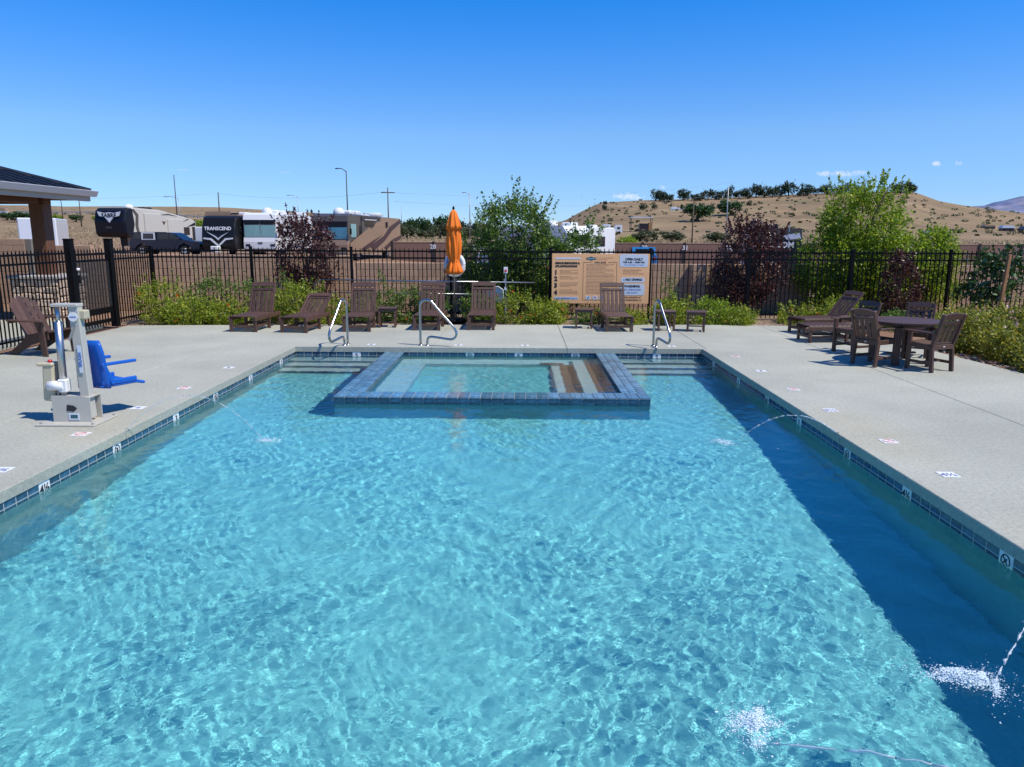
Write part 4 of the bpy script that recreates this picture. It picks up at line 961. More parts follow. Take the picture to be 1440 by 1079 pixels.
GZN = -.06
block_wall('block_wall', -4.65, 8.15, 21.3, -.06, 1.34, m_block, 'low brown block wall behind the fence, left and middle stretch')
block_wall('block_wall', 8.35, 20.0, 21.3, -.06, 1.34, m_block, 'low brown block wall behind the fence, right stretch behind the big trees')
block_wall('block_wall', -12.35, -4.75, 21.35, -.06, 1.54, m_block, 'taller brown block wall behind the fence on the left, ending at the plum tree')
for x, lab in ((4.72, 'brown block pier in front of the low wall right of the sign'), (-.9, 'brown block pier in front of the low wall behind the umbrella')):
    block_wall('block_pier', x, x + .4, 21.02, -.06, 1.34, m_block, lab, th=.34)
block_wall('block_wall', -18.4, -15.0, 23.2, -.06, 1.94, m_blocktan, 'tan block wall left of the stone pillar under the pavilion')
block_wall('block_wall', -15.0, -13.4, 23.6, -.06, 1.74, m_blocktan, 'tan block wall just behind the stone pillar')
# precast panel wall with pitch numbers
pwl = empty('panel_wall', (-9.5, 56, 0), 0, 'long dark brown panel wall with white pitch numbers beyond the camp road', 'wall'); PWW = 3.08
for k in range(20):
    one('panel', m_panelwall, pwl, 'box', (k * PWW + PWW / 2, 0, .75), (PWW - .2, .12, 1.66)); 
    one('post', m_darkpost, pwl, 'box', (k * PWW, -.02, .78), (.17, .2, 1.76))
one('coping_strip', m_block, pwl, 'box', (10 * PWW, 0, 1.60), (20 * PWW, .16, .05))
for s_, x in (('28', -6.45), ('30', 9.1), ('31', 12.1), ('29', -3.3), ('32', 15.3)):
    link('pitch_number', text_mesh(s_, .46, m_white, 'CENTER', .01), pwl, (x + 9.5, -.14, 1.12), (math.pi / 2, 0, 0))

# ------------------------------------------------------------------ pavilion on the left
EX, EYc, EZ = -11.25, 20.0, 3.20
pv = empty('pavilion', (0, 0, 0), 0, 'open pavilion with dark metal roof, timber column and stone pillar base', 'pavilion')
X1_, Y1_ = EX - 8.0, 7.0
rs = 4.0; rh = rs * .32
mb = MB(); v_ = [(EX, EYc, EZ), (X1_, EYc, EZ), (X1_, Y1_, EZ), (EX, Y1_, EZ), (EX - rs, EYc - rs, EZ + rh), (EX - rs, Y1_ + rs, EZ + rh)]
mb.add(v_ + [(a, b, c - .06) for a, b, c in v_], [(0, 4, 5, 3)[::-1], (1, 4, 0)[::-1], (2, 5, 4, 1)[::-1], (3, 5, 2)[::-1], (6, 10, 11, 9), (7, 10, 6), (8, 11, 10, 7), (9, 11, 8), (0, 3, 9, 6), (1, 0, 6, 7), (2, 1, 7, 8), (3, 2, 8, 9)]); mb.build('roof', m_roof, pv)
for k in range(32):
    y = Y1_ + .2 + k * .41
    if y > EYc - .1: break
    t_ = min(rs, EYc - y, y - Y1_)
    one('roof_seam', m_roof, pv, 'bar', (EX + .01, y, EZ + .018), (EX - t_, y, EZ + .018 + t_ * .32), .03, .045)
one('hip_cap', m_roof, pv, 'bar', (EX, EYc, EZ + .03), (EX - rs, EYc - rs, EZ + rh + .03), .16, .05); one('hip_cap', m_roof, pv, 'bar', (X1_, EYc, EZ + .03), (X1_ + rs, EYc - rs, EZ + rh + .03), .16, .05)
one('gutter', m_gutter, pv, 'prism', [(EX - .02, EZ - .15), (EX + .08, EZ - .15), (EX + .15, EZ - .01), (EX + .13, EZ + .0), (EX - .02, EZ - .01)], Y1_, EYc + .12, 'y')
one('fascia', m_fascia, pv, 'box', (EX - .08, (Y1_ + EYc) / 2, EZ - .17), (.12, EYc - Y1_ - .02, .20)); one('fascia', m_fascia, pv, 'box', ((EX + X1_) / 2, EYc - .05, EZ - .14), (8 - .4, .1, .22))
one('soffit', m_wood, pv, 'box', (EX - .9, (Y1_ + EYc) / 2 - .1, EZ - .13), (1.45, EYc - Y1_ - .5, .04))
CXp, CYp = -12.0, 19.0
one('beam', m_wood, pv, 'box', (CXp - 3.4, CYp, 2.98), (7.2, .30, .32), ch=.01); one('beam', m_wood, pv, 'box', (CXp, CYp - 6.2, 2.98), (.30, 11.9, .32), ch=.01)
one('column', m_wood, pv, 'box', (CXp, CYp, 1.95), (.36, .36, 1.76), ch=.015)
one('column', m_wood, pv, 'box', (CXp - 6.7, CYp, 1.4), (.36, .36, 2.84), ch=.015); one('column', m_wood, pv, 'box', (CXp, CYp - 11.2, 1.4), (.36, .36, 2.84), ch=.015)
one('pier_cap', m_cap, pv, 'box', (CXp, CYp, 1.04), (1.32, 1.32, .085), ch=.02)
one('pier_core', m_mortar, pv, 'box', (CXp, CYp, .47), (1.10, 1.10, 1.10))
rg = random.Random(11)
for (axis, sgn_) in ((0, -1), (1, 1)):     # front face (-y) and right face (+x)
    z = -.06
    while z < .98:
        h_ = min(rg.uniform(.13, .22), 1.0 - z); x = -.60
        while x < .58:
            w_ = min(rg.uniform(.18, .40), .60 - x)
            if w_ < .1: w_ = .60 - x
            d = rg.uniform(.05, .09); mb = MB(); cx, cz = x + w_ / 2, z + h_ / 2
            sz_ = (w_ - .018, d * 2, h_ - .018); 
            mb.box((0, 0, 0), sz_, ch=.022); mb.v = [(a + rg.uniform(-.009, .009), b + rg.uniform(-.012, .012), c + rg.uniform(-.009, .009)) for a, b, c in mb.v]
            if axis == 0: mb.build('stone', m_stone, pv, (CXp + cx, CYp - .55, cz))
            else: mb.build('stone', m_stone, pv, (CXp + .55, CYp + cx, cz), (0, 0, math.pi / 2))
            x += w_
        z += h_
tag(one('timber_post', m_wood, None, 'box', (-14.6, 20.6, 1.0), (.30, .30, 2.1), ch=.012), 'thick red brown timber post at the far left behind the fence', 'post')

# ------------------------------------------------------------------ vehicles in the camp
def g_(x, y): return float(ground_z(x, y))
def vehicle(name, x, y, a, label, cat, group='camper vehicles parked beyond the fence'):
    return empty(name, (x, y, g_(x, y)), R(-a), label, cat, group)
def wheel(v, x, y, r=.36, w=.25):
    wv = MB(); wv.cyl((x, y, r), r, w, 18, (1, 0, 0)); o = wv.build('wheel', m_tyre, v); h = MB(); h.cyl((x + (.01 if x > 0 else -.01), y, r), r * .58, w, 12, (1, 0, 0)); h.build('rim', m_alu, o)
def panel_x(v, nm, m, y0, y1, z0, z1, x, t_=.02, r=0.0):
    return one(nm, m, v, 'box', (x, (y0 + y1) / 2, (z0 + z1) / 2), (t_, y1 - y0, z1 - z0), ch=min(.006, t_ * .4))
def panel_y(v, nm, m, x0, x1, z0, z1, y, t_=.02): return one(nm, m, v, 'box', ((x0 + x1) / 2, y, (z0 + z1) / 2), (x1 - x0, t_, z1 - z0), ch=min(.006, t_ * .4))
def poly_x(v, nm, m, pts, x, t_=.012): return one(nm, m, v, 'prism', pts, x - t_ / 2, x + t_ / 2, 'x')
def poly_y(v, nm, m, pts, y, t_=.012): return one(nm, m, v, 'prism', pts, y - t_ / 2, y + t_ / 2, 'y')
# fifth wheel: front faces -y, width along x, right side +x ; origin at front-right lower corner
fwv = vehicle('fifth_wheel_trailer', -33.6, 62.2, 5, 'cream and navy fifth wheel trailer with rounded dark nose behind the dark pickup', 'camper trailer')
hw = 1.28
one('body', m_rvcream, fwv, 'prism', [(.9, 1.35), (3.0, 1.35), (3.2, .55), (11.2, .55), (11.3, 2.75), (10.6, 3.0), (5.2, 3.62), (1.0, 3.72)], -hw, hw, 'x', .05)
one('nose', m_rvnavy, fwv, 'prism', [(.15, 1.40), (.9, 1.30), (.95, 1.30), (1.35, 2.4), (1.15, 3.74), (.55, 3.70), (.12, 3.45), (-.12, 2.6), (-.05, 1.7)], -hw - .03, hw + .03, 'x', .12)
one('roof_edge', m_rvcream, fwv, 'prism', [(.5, 3.70), (.5, 3.78), (5.2, 3.70), (11.0, 2.95), (11.0, 2.88), (5.2, 3.62)][::-1], -hw + .05, hw - .05, 'x')
poly_y(fwv, 'emblem_panel', m_rvwhite, [(-1.0, 3.40), (-.85, 3.05), (-.35, 2.92), (0, 2.50), (.35, 2.92), (.85, 3.05), (1.0, 3.40), (.4, 3.28), (0, 3.34), (-.4, 3.28)], -.10, .10)
link('lettering', text_mesh('SABRE', .46, m_rvnavy, 'CENTER', .012), fwv, (0, -.16, 2.94), (math.pi / 2, 0, 0))
link('lettering', text_mesh('COUGAR' if False else 'SABRE', .2, m_rvgrey, 'CENTER', .004), fwv, (-.1, -.14, 2.05), (math.pi / 2, 0, 0))
poly_x(fwv, 'swoosh', m_rvgrey, [(1.0, 3.6), (1.3, 3.66), (1.9, 3.2), (1.75, 2.2), (2.0, 1.4), (1.6, 1.4), (1.35, 2.3), (1.5, 3.1)], hw + .012)
panel_x(fwv, 'slide_out', m_rvcream, 2.6, 5.2, 1.55, 3.3, hw + .06, .14); panel_x(fwv, 'slide_out', m_rvcream, 6.2, 8.8, 1.0, 2.9, hw + .05, .12)
poly_x(fwv, 'swoosh', m_rvgrey, [(5.0, 3.25), (6.5, 3.42), (8.0, 3.22), (6.5, 3.30)], hw + .015); poly_x(fwv, 'crest', m_rvbrown, [(5.4, 2.75), (5.7, 2.4), (6.0, 2.75), (5.7, 2.68)], hw + .015)
poly_x(fwv, 'swoosh', m_rvnavy, [(9.6, 2.3), (11.15, 2.45), (11.15, 2.75)][::1], hw + .015); poly_x(fwv, 'swoosh', m_rvgrey, [(8.9, 2.75), (9.8, 3.05), (10.0, 2.98)], hw + .015)
panel_x(fwv, 'window', m_glassd, 8.9, 10.0, 1.55, 2.25, hw + .02); panel_x(fwv, 'door', m_glassd, 10.5, 11.0, .9, 2.3, hw + .02)
panel_x(fwv, 'lower_door', m_rvgrey, 3.6, 5.6, .65, 1.25, hw + .02); one('satellite_dome', m_rvwhite, fwv, 'lathe', [(.36, 0), (.38, .15), (.28, .32), (0, .4)], 16, (.3, 2.2, 3.7)); one('roof_unit', m_rvblack, fwv, 'box', (0, 5.0, 3.80), (.8, 1.0, .22), ch=.06)
one('hitch', m_rvblack, fwv, 'box', (0, 1.6, 1.0), (.3, .5, .7)); wheel(fwv, 1.1, 7.4); wheel(fwv, 1.1, 8.3); wheel(fwv, -1.1, 7.4); wheel(fwv, -1.1, 8.3)
one('landing_leg', m_rvblack, fwv, 'box', (1.0, 2.9, .35), (.12, .12, .7)); one('landing_leg', m_rvblack, fwv, 'box', (-1.0, 2.9, .35), (.12, .12, .7))
# pickup with canopy, side on, front to the right; build along local x
def pickup(x, y, a, body, label, canopy=None, L_=5.6):
    v = vehicle('pickup_truck', x, y, a, label, 'pickup'); w = .95
    prof = [(0, .45), (.35, .40), (.55, .75), (.95, .98), (1.35, .75), (1.5, .42), (3.75, .42), (3.9, .75), (4.3, .98), (4.75, .75), (4.9, .42), (5.5, .48), (5.58, .9), (5.45, 1.08), (4.3, 1.16), (4.0, 1.18), (0, 1.14)]
    one('body', body, v, 'prism', prof, -w, w, 'y', .03)
    one('cab', body, v, 'prism', [(2.1, 1.15), (4.25, 1.16), (3.45, 1.70), (3.2, 1.76), (2.2, 1.76)], -w + .10, w - .10, 'y', .05)
    for s in (-1, 1):
        poly_y(v, 'side_window', m_glassd, [(2.28, 1.22), (3.10, 1.22), (3.08, 1.66), (2.32, 1.66)], s * (w - .095)); poly_y(v, 'side_window', m_glassd, [(3.16, 1.22), (4.0, 1.22), (3.40, 1.64), (3.14, 1.66)], s * (w - .095))
        one('mirror', body, v, 'box', (3.95, s * (w + .1), 1.28), (.12, .2, .16), ch=.03)
    one('windscreen', m_glassd, v, 'bar', (4.22, 0, 1.19), (3.5, 0, 1.69), 1.5, .03, 0, (1, 0, 1))
    if canopy:
        one('canopy', canopy, v, 'prism', [(.04, 1.14), (2.08, 1.16), (2.08, 1.80), (.40, 1.78)], -w + .06, w - .06, 'y', .05)
        for s in (-1, 1): panel_y(v, 'canopy_frame', m_rvwhite, .95, 2.04, 1.20, 1.76, s * (w - .05)); poly_y(v, 'canopy_window', m_glassd, [(1.08, 1.28), (1.92, 1.28), (1.92, 1.68), (1.12, 1.68)], s * (w - .035)); poly_y(v, 'canopy_window', m_glassd, [(.30, 1.28), (.88, 1.28), (.88, 1.70), (.48, 1.70)], s * (w - .05))
    for cx in (.95, 4.32):
        for s in (-1, 1):
            wv = MB(); wv.cyl((cx, s * (w - .1), .38), .38, .24, 18, (0, 1, 0)); o = wv.build('wheel', m_tyre, v); h = MB(); h.cyl((cx, s * (w - .09), .38), .22, .24, 12, (0, 1, 0)); h.build('rim', m_alu, o)
    for s in (-1, 1): one('tail_light', m_red, v, 'box', (.0, s * .82, 1.0), (.05, .12, .28)); one('headlight', m_rvwhite, v, 'box', (5.5, s * .75, .9), (.08, .26, .16), ch=.02)
    return v
pickup(-30.2, 59.4, 3, m_navy, 'dark navy pickup with a white framed canopy parked before the cream trailer', m_navy)
# front faces -y
tr = vehicle('travel_trailer', -22.75, 57, 4, 'black fronted travel trailer with white chevron between pickup and motorhome', 'camper trailer'); hw = 1.27
one('body', m_rvblack, tr, 'prism', [(0.1, .55), (8.0, .55), (8.0, 3.05), (.9, 3.05), (.45, 2.9), (.12, 2.2), (-.02, 1.4), (0, .8)], -hw, hw, 'x', .06)
link('lettering', text_mesh('TRANSCEND', .36, m_rvwhite, 'CENTER', .010), tr, (0, -.02, 1.98), (math.pi / 2 - .20, 0, 0))
one('roof', m_rvtan, tr, 'box', (0, 4.4, 3.10), (2.3, 6.8, .12)); one('roof_unit', m_rvwhite, tr, 'box', (.2, 4.5, 3.28), (.7, .9, .26), ch=.06)
poly_y(tr, 'chevron', m_rvwhite, [(-1.15, 1.42), (-.55, 1.38), (0, .88), (.55, 1.38), (1.15, 1.42), (1.15, 1.32), (.6, 1.24), (0, .72), (-.6, 1.24), (-1.15, 1.32)], -.04, .05)
poly_y(tr, 'chevron', m_pale, [(-.85, 1.85), (-.2, 1.42), (0, 1.22), (.2, 1.42), (.85, 1.85), (.25, 1.55), (0, 1.36), (-.25, 1.55)], -.035, .05)
one('propane_cover', m_rvwhite, tr, 'box', (0, -.55, .55), (.6, .5, .5), ch=.05); one('tongue', m_rvblack, tr, 'bar', (0, .2, .45), (0, -1.3, .45), .12); wheel(tr, 1.1, 4.6); wheel(tr, -1.1, 4.6); wheel(tr, 1.1, 5.5)
tag(one('storage_trailer', m_rvwhite, None, 'prism', [(-25.75, 60), (-24.9, 60), (-24.9, 62.4), (-25.75, 62.4)], g_(-25, 61) + .2, g_(-25, 61) + 2.2, 'z', .05), 'narrow white storage trailer beside the black travel trailer', 'trailer')
def motorhome(x, y, a, label, glass, side, L_=12.0, H_=3.55, swoosh=False, curtain=False):
    v = vehicle('motorhome', x, y, a, label, 'motorhome'); hw = 1.27
    one('body', side, v, 'prism', [(.05, .45), (L_, .45), (L_, H_ - .05), (.7, H_), (.35, H_ - .08), (.08, H_ - .5), (0, 1.4), (-.06, .9)], -hw, hw, 'x', .06)
    one('front_cap', m_rvwhite if not swoosh else m_rvtan, v, 'prism', [(-.12, .42), (.25, .42), (.25, 1.42), (-.05, 1.42), (-.12, 1.1)], -hw - .01, hw + .01, 'x', .05)
    one('front_cap', m_rvwhite if not swoosh else m_rvgrey, v, 'prism', [(-.02, H_ - .50), (.9, H_ - .50), (.9, H_ + .04), (.5, H_ + .04), (.1, H_ - .12)], -hw - .01, hw + .01, 'x', .05)
    for s in (-1, 1): panel_y(v, 'windscreen', glass, *(sorted((s * .03, s * 1.2))), 1.48, H_ - .88, -.045, .04); panel_y(v, 'sun_visor', m_rvnavy, *(sorted((s * .03, s * 1.2))), H_ - .86, H_ - .52, -.05, .05)
    for s in (-1, 1): one('mirror', m_rvblack, v, 'box', (s * 1.48, -.1, 2.0), (.12, .14, .42), ch=.03); one('headlight', m_rvblack, v, 'box', (s * .95, -.11, .85), (.36, .08, .16), ch=.02)
    one('badge', m_rvgrey, v, 'box', (0, -.13, 1.02), (.36, .03, .12), ch=.01); one('bumper', m_rvgrey, v, 'box', (0, -.1, .48), (2.4, .18, .24), ch=.04)
    panel_x(v, 'side_window', m_curtain if swoosh else m_glassd, .5, 1.5, 1.6, 2.5, hw + .015); panel_x(v, 'side_window', m_glassd, 2.2, 3.0, 1.7, 2.4, hw + .015)
    panel_x(v, 'slide_out', side, 2.6, 6.4, 1.0, 3.1, hw + (.03 if swoosh else .12), .08 if swoosh else .26); panel_x(v, 'awning', m_gutter, 2.5, 6.7, 3.18, 3.28, hw + .28, .14); panel_x(v, 'window', m_glassd, 3.2 if swoosh else 3.4, 5.2 if swoosh else 5.9, 2.35 if swoosh else 1.75, 2.75 if swoosh else 2.55, hw + (.085 if swoosh else .26))
    panel_x(v, 'awning', m_gutter, 3.0, 5.6, 2.80 if swoosh else 2.62, 2.87 if swoosh else 2.70, hw + (.12 if swoosh else .30), .10)
    if swoosh:
        poly_x(v, 'side_panel', m_rvtan, [(.1, .5), (12.0, .5), (12.0, 3.08), (6.9, 3.08), (4.6, 2.15), (4.2, 2.3), (.1, 1.2)], hw + .078, .02); 
        for q in ([(4.0, .95), (7.5, 1.7), (9.0, 2.4), (12.0, 3.05), (12.0, 2.75), (9.6, 2.1), (7.6, 1.3), (5.0, .6)], [(7.4, .8), (9.6, 1.4), (12.0, 1.75), (12.0, 1.45), (9.8, 1.1), (8.0, .6)], [(2.2, .8), (4.8, 1.35), (7.0, 1.75), (5.0, 1.2), (3.0, .6)]): poly_x(v, 'swoosh', m_rvbrown, q, hw + .094)
        panel_x(v, 'lamp', m_rvblack, 8.0, 8.4, 2.35, 2.75, hw + .12, .08)
    for k, (yy, tp) in enumerate(((1.2, 0), (2.9, 1), (4.3, 1), (7.2, 2), (9.2, 1))):
        if tp == 0: one('satellite_dome', m_rvwhite, v, 'lathe', [(.38, 0), (.40, .18), (.30, .38), (.12, .47), (0, .48)], 18, (.2, yy, H_ - .02))
        elif tp == 1: one('roof_unit', m_rvwhite, v, 'box', (.2, yy, H_ + .15), (.75, .95, .34), ch=.09)
        else: one('roof_hatch', m_rvwhite, v, 'box', (-.2, yy, H_ + .07), (.7, .7, .16), ch=.05)
    for yy in (1.9, 8.6):
        for s in (-1, 1): wheel(v, s * 1.12, yy, .46, .28)
    return v
motorhome(-19.9, 58, 2, 'motorhome with pale teal curtained windscreen left of the plum tree', m_curtain, m_rvwhite, 12, 3.25)
motorhome(-12.9, 51.5, 7.5, 'brown and grey motorhome with swooping stripes behind the left plum tree', m_tealglass, m_rvgrey, 12, 3.15, swoosh=True)
# white enclosed trailer far left
ct = vehicle('cargo_trailer', -33.2, 52, -24, 'plain white enclosed cargo trailer seen behind the pavilion column', 'trailer')
one('body', m_rvwhite, ct, 'box', (0, 2.9, 1.62), (2.3, 5.8, 2.35), ch=.05)
panel_y(ct, 'end_door', m_pale, -1.08, 1.08, .52, 2.72, -.012, .02); one('hinge_strip', m_alu, ct, 'box', (0, -.03, 1.6), (.02, .02, 2.1)); panel_y(ct, 'plate', m_red, -.2, .25, 2.60, 2.68, -.03)
for k in range(7): one('seam', m_pale, ct, 'box', (1.152, .4 + k * .85, 1.6), (.004, .02, 2.2))
wheel(ct, 1.08, 2.5, .33); wheel(ct, 1.08, 3.4, .33); wheel(ct, -1.08, 2.5, .33)
# white trailers behind the central tree
def white_trailer(x, y, a, L_, H_, label, cap=None, text=None):
    v = vehicle('travel_trailer', x, y, a, label, 'camper trailer'); hw = 1.25
    one('body', m_rvwhite, v, 'prism', [(0, .5), (L_, .5), (L_, H_ - .1), (L_ - .2, H_), (.5, H_), (.05, H_ - .6)], -hw, hw, 'x', .06)
    panel_x(v, 'window', m_glassd, L_ * .2, L_ * .2 + .9, 1.5, 2.1, hw + .02); panel_x(v, 'window', m_glassd, L_ * .6, L_ * .6 + 1.2, 1.5, 2.1, hw + .02); panel_x(v, 'window', m_glassd, L_ * .2, L_ * .2 + .9, 1.5, 2.1, -hw - .02); panel_x(v, 'window', m_glassd, L_ * .6, L_ * .6 + 1.2, 1.5, 2.1, -hw - .02)
    panel_y(v, 'window', m_glassd, -.8, .8, 1.6, 2.2, -.02 if not cap else -.03); one('roof_unit', m_rvwhite if not cap else m_rvblack, v, 'box', (0, L_ * .45, H_ + .14), (.7, .9, .3), ch=.07); one('roof_hatch', m_rvwhite if not cap else m_rvblack, v, 'box', (.2, L_ * .8, H_ + .08), (.6, .6, .18), ch=.05)
    panel_x(v, 'stripe', m_rvgrey, .3, L_ - .3, .75, .95, -hw - .012, .02)
    if cap:
        one('nose', m_rvblack, v, 'prism', [(-.14, .6), (.6, .5), (.6, H_ + .03), (.3, H_ + .03), (-.08, H_ - .6)], -hw - .03, hw + .03, 'x', .05)
        link('lettering', text_mesh(text, .40, m_rvwhite, 'CENTER', .012), v, (0, -.17, H_ - .95), (math.pi / 2, 0, 0))
        poly_y(v, 'swoosh', m_pale, [(.3, H_ - .35), (1.1, H_ - .2), (1.2, H_ - .5), (.5, H_ - .55)], -.15, .03)
    wheel(v, hw - .12, L_ * .55, .35); wheel(v, -hw + .12, L_ * .55, .35); one('ladder', m_alu, v, 'box', (.6, -.08, 1.8), (.04, .06, 2.0)); return v
white_trailer(1.3, 44, 35, 6.5, 2.65, 'white travel trailer hidden behind the central green tree')
white_trailer(3.5, 43.4, -52, 5.2, 2.70, 'white travel trailer whose end shows above the left edge of the sign')
white_trailer(13.4, 40, 12, 6.5, 2.55, 'black and white trailer behind the large plum tree on the right', True, 'FREEDOM')
# small cars
def hatchback(x, y, a, m, label):
    v = vehicle('parked_car', x, y, a, label, 'car'); w = .82
    one('body', m, v, 'prism', [(0, .35), (.35, .3), (3.9, .3), (4.1, .5), (4.0, .82), (3.1, .92), (0, .95)], -w, w, 'x', .05)
    one('roof', m, v, 'prism', [(.05, .93), (3.1, .92), (2.4, 1.42), (.45, 1.45)], -w + .1, w - .1, 'x', .05)
    poly_y(v, 'rear_window', m_glassd, [(-.60, .98), (.60, .98), (.52, 1.34), (-.52, 1.34)], .06, .12)
    for s in (-1, 1): poly_x(v, 'side_window', m_glassd, [(.45, .98), (2.85, .98), (2.35, 1.36), (.6, 1.37)], s * (w - .09)); one('tail_light', m_red, v, 'box', (s * .66, -.01, .75), (.2, .03, .14)); wheel(v, s * .74, .8, .31, .2); wheel(v, s * .74, 3.2, .31, .2)
    return v
hatchback(7.75, 47.5, 3, m_carblue, 'bright blue car whose roof shows above the right part of the sign')
hatchback(-1.85, 46, 10, m_pale, 'pale blue grey car seen through the left side of the central tree')

# ------------------------------------------------------------------ vegetation
def leaf_cloud(name, pts, size, mat_, parent=None, seed=0, up=.35, kind=None, asp=.5, loc=(0, 0, 0)):
    """one small folded leaf (two triangles) at every point"""
    rg = np.random.RandomState(seed); P = np.asarray(pts, float); n = len(P)
    d = rg.normal(size=(n, 3)); d[:, 2] += up; d /= np.linalg.norm(d, axis=1)[:, None]
    a = rg.normal(size=(n, 3)); s_ = np.cross(d, a); s_ /= np.linalg.norm(s_, axis=1)[:, None]; nn = np.cross(s_, d)
    L_ = (size * rg.uniform(.65, 1.35, n))[:, None]; W = L_ * asp
    v0 = P - d * L_ * .5; v1 = P + s_ * W * .5 + nn * W * .15; v2 = P + d * L_ * .5; v3 = P - s_ * W * .5 + nn * W * .15
    V = np.stack([v0, v1, v2, v3], 1).reshape(-1, 3); b = np.arange(n) * 4
    Fa = np.concatenate([np.stack([b, b + 1, b + 2], -1), np.stack([b, b + 2, b + 3], -1)])
    fv = rg.uniform(0, 1, n); me = mesh_np(name, V, Fa, mat_, False, np.concatenate([fv, fv])); o = link(name, me, parent, loc); 
    if kind: o['kind'] = kind
    return o
def ellip(rg, n, c, r, shell=.5):
    u = rg.normal(size=(n, 3)); u /= np.linalg.norm(u, axis=1)[:, None]; q = rg.uniform(0, 1, n) ** (1 / 3.) * (1 - shell) + shell * rg.uniform(.75, 1.05, n)
    return np.array(c) + u * q[:, None] * np.array(r)
def clumps(rg, n_cl, per, c, r, cr, shell=.55):
    C_ = ellip(rg, n_cl, c, r, shell); P = np.repeat(C_, per, 0) + rg.normal(size=(n_cl * per, 3)) * cr * rg.uniform(.5, 1.2, (n_cl, 1)).repeat(per, 0); return P
def shoots(rg, n, c, r, ln, per, spread=.035):
    out = []
    for i in range(n):
        a = rg.uniform(0, 6.28); q = rg.uniform(0, 1) ** .5; b = np.array([c[0] + r[0] * q * math.cos(a), c[1] + r[1] * q * math.sin(a), c[2] + r[2] * (1 - q * .7)])
        d = np.array([math.cos(a) * q * .5, math.sin(a) * q * .5, 1.]); d /= np.linalg.norm(d); l = ln * rg.uniform(.5, 1.2); t_ = rg.uniform(0, 1, per)
        out.append(b + d * (t_ * l)[:, None] + rg.normal(size=(per, 3)) * spread * (1.2 - t_)[:, None])
    return np.concatenate(out)
lf_green = leafmat('mid green leaves', (.055, .12, .016), (.18, .29, .04), (.40, .46, .09), .42)
lf_dark = leafmat('dark green leaves', (.018, .05, .012), (.055, .12, .025), (.12, .20, .05), .25, .3)
lf_lime = leafmat('yellow green leaves', (.11, .20, .012), (.37, .49, .035), (.62, .62, .06), .5)
lf_plum = leafmat('dark plum purple leaves', (.036, .013, .013), (.12, .042, .036), (.28, .12, .09), .3, .35)
lf_shrub = leafmat('bright shrub leaves', (.10, .17, .016), (.42, .49, .04), (.66, .62, .08), .48)
lf_rose = leafmat('olive rose leaves', (.08, .13, .018), (.44, .42, .045), (.66, .46, .06), .42)
lf_sage = leafmat('olive grey leaves', (.045, .065, .022), (.11, .13, .05), (.18, .19, .08), .25)
lf_juni = leafmat('dark juniper foliage', (.018, .035, .014), (.045, .075, .026), (.08, .11, .04), .15)
pet_orange = leafmat('orange petals', (.75, .12, .02), (.85, .22, .03)); pet_pink = leafmat('pink petals', (.80, .45, .46), (.85, .65, .62)); pet_red = leafmat('red petals', (.65, .02, .04), (.7, .05, .05))
def limbs(rg, base, h, n, spread, r0_, bend=.15):
    mb = MB()
    trunk = [(base[0] + rg.normal() * .01, base[1] + rg.normal() * .01, base[2] + h * .38 * k / 3) for k in range(4)]; mb.tube(trunk, [r0_, r0_ * .9, r0_ * .82, r0_ * .75], 8)
    for i in range(n):
        a = i * 6.283 / n + rg.uniform(-.3, .3); st = trunk[rg.randint(1, 4)]; l = h * rg.uniform(.45, .75); q = spread * rg.uniform(.4, 1.0)
        pts = [(st[0] + math.cos(a) * q * t_ ** 1.3, st[1] + math.sin(a) * q * t_ ** 1.3, st[2] + l * t_ * (1 - .15 * t_)) for t_ in (0, .3, .6, 1.)]; mb.tube(pts, [r0_ * .5, r0_ * .38, r0_ * .25, r0_ * .1], 6)
    return mb
def tree(name, x, y, label, cat, leaf, blobs, size, hgt, spread, tr_r, seed, cr=.11, shoot=None, n_l=9, asp=.5, group=None, gz=-.05, up=.35):
    """blobs: (dx, dy, z, rx, ry, rz, clumps, leaves per clump)"""
    rg = np.random.RandomState(seed); t_ = empty(name, (x, y, gz), 0, label, cat, group)
    limbs(rg, (0, 0, 0), hgt, n_l, spread, tr_r).build('trunk', m_bark, t_)
    P = np.concatenate([clumps(rg, int(b[6] * (.85 if leaf is lf_plum else .9 if leaf is lf_dark else 1.1)), int(b[7] * (1.1 if leaf is lf_plum else 1.0 if leaf is lf_dark else 1.3)), b[:3], b[3:6], cr) for b in blobs]); size *= 1.22
    if shoot: P = np.concatenate([P] + [shoots(rg, *s_) for s_ in shoot])
    leaf_cloud('crown', P, size, leaf, t_, seed + 1, up, None, asp); return t_
# left plum tree (px 385-490, top 290)
tree('plum_tree', -5.75, 20.3, 'dark plum leaved tree at the left, in front of the motorhomes', 'tree', lf_plum,
     [(0, 0, 1.55, .92, .7, .85, 150, 34), (.1, 0, .85, .7, .5, .5, 50, 30), (-.1, 0, 2.2, .45, .4, .4, 34, 26)], .062, 2.6, .7, .045, 41, .10, [(34, (0, 0, 2.2), (.75, .5, .15), .45, 26), (3, (-.35, 0, 2.55), (.2, .2, .1), .45, 18)])
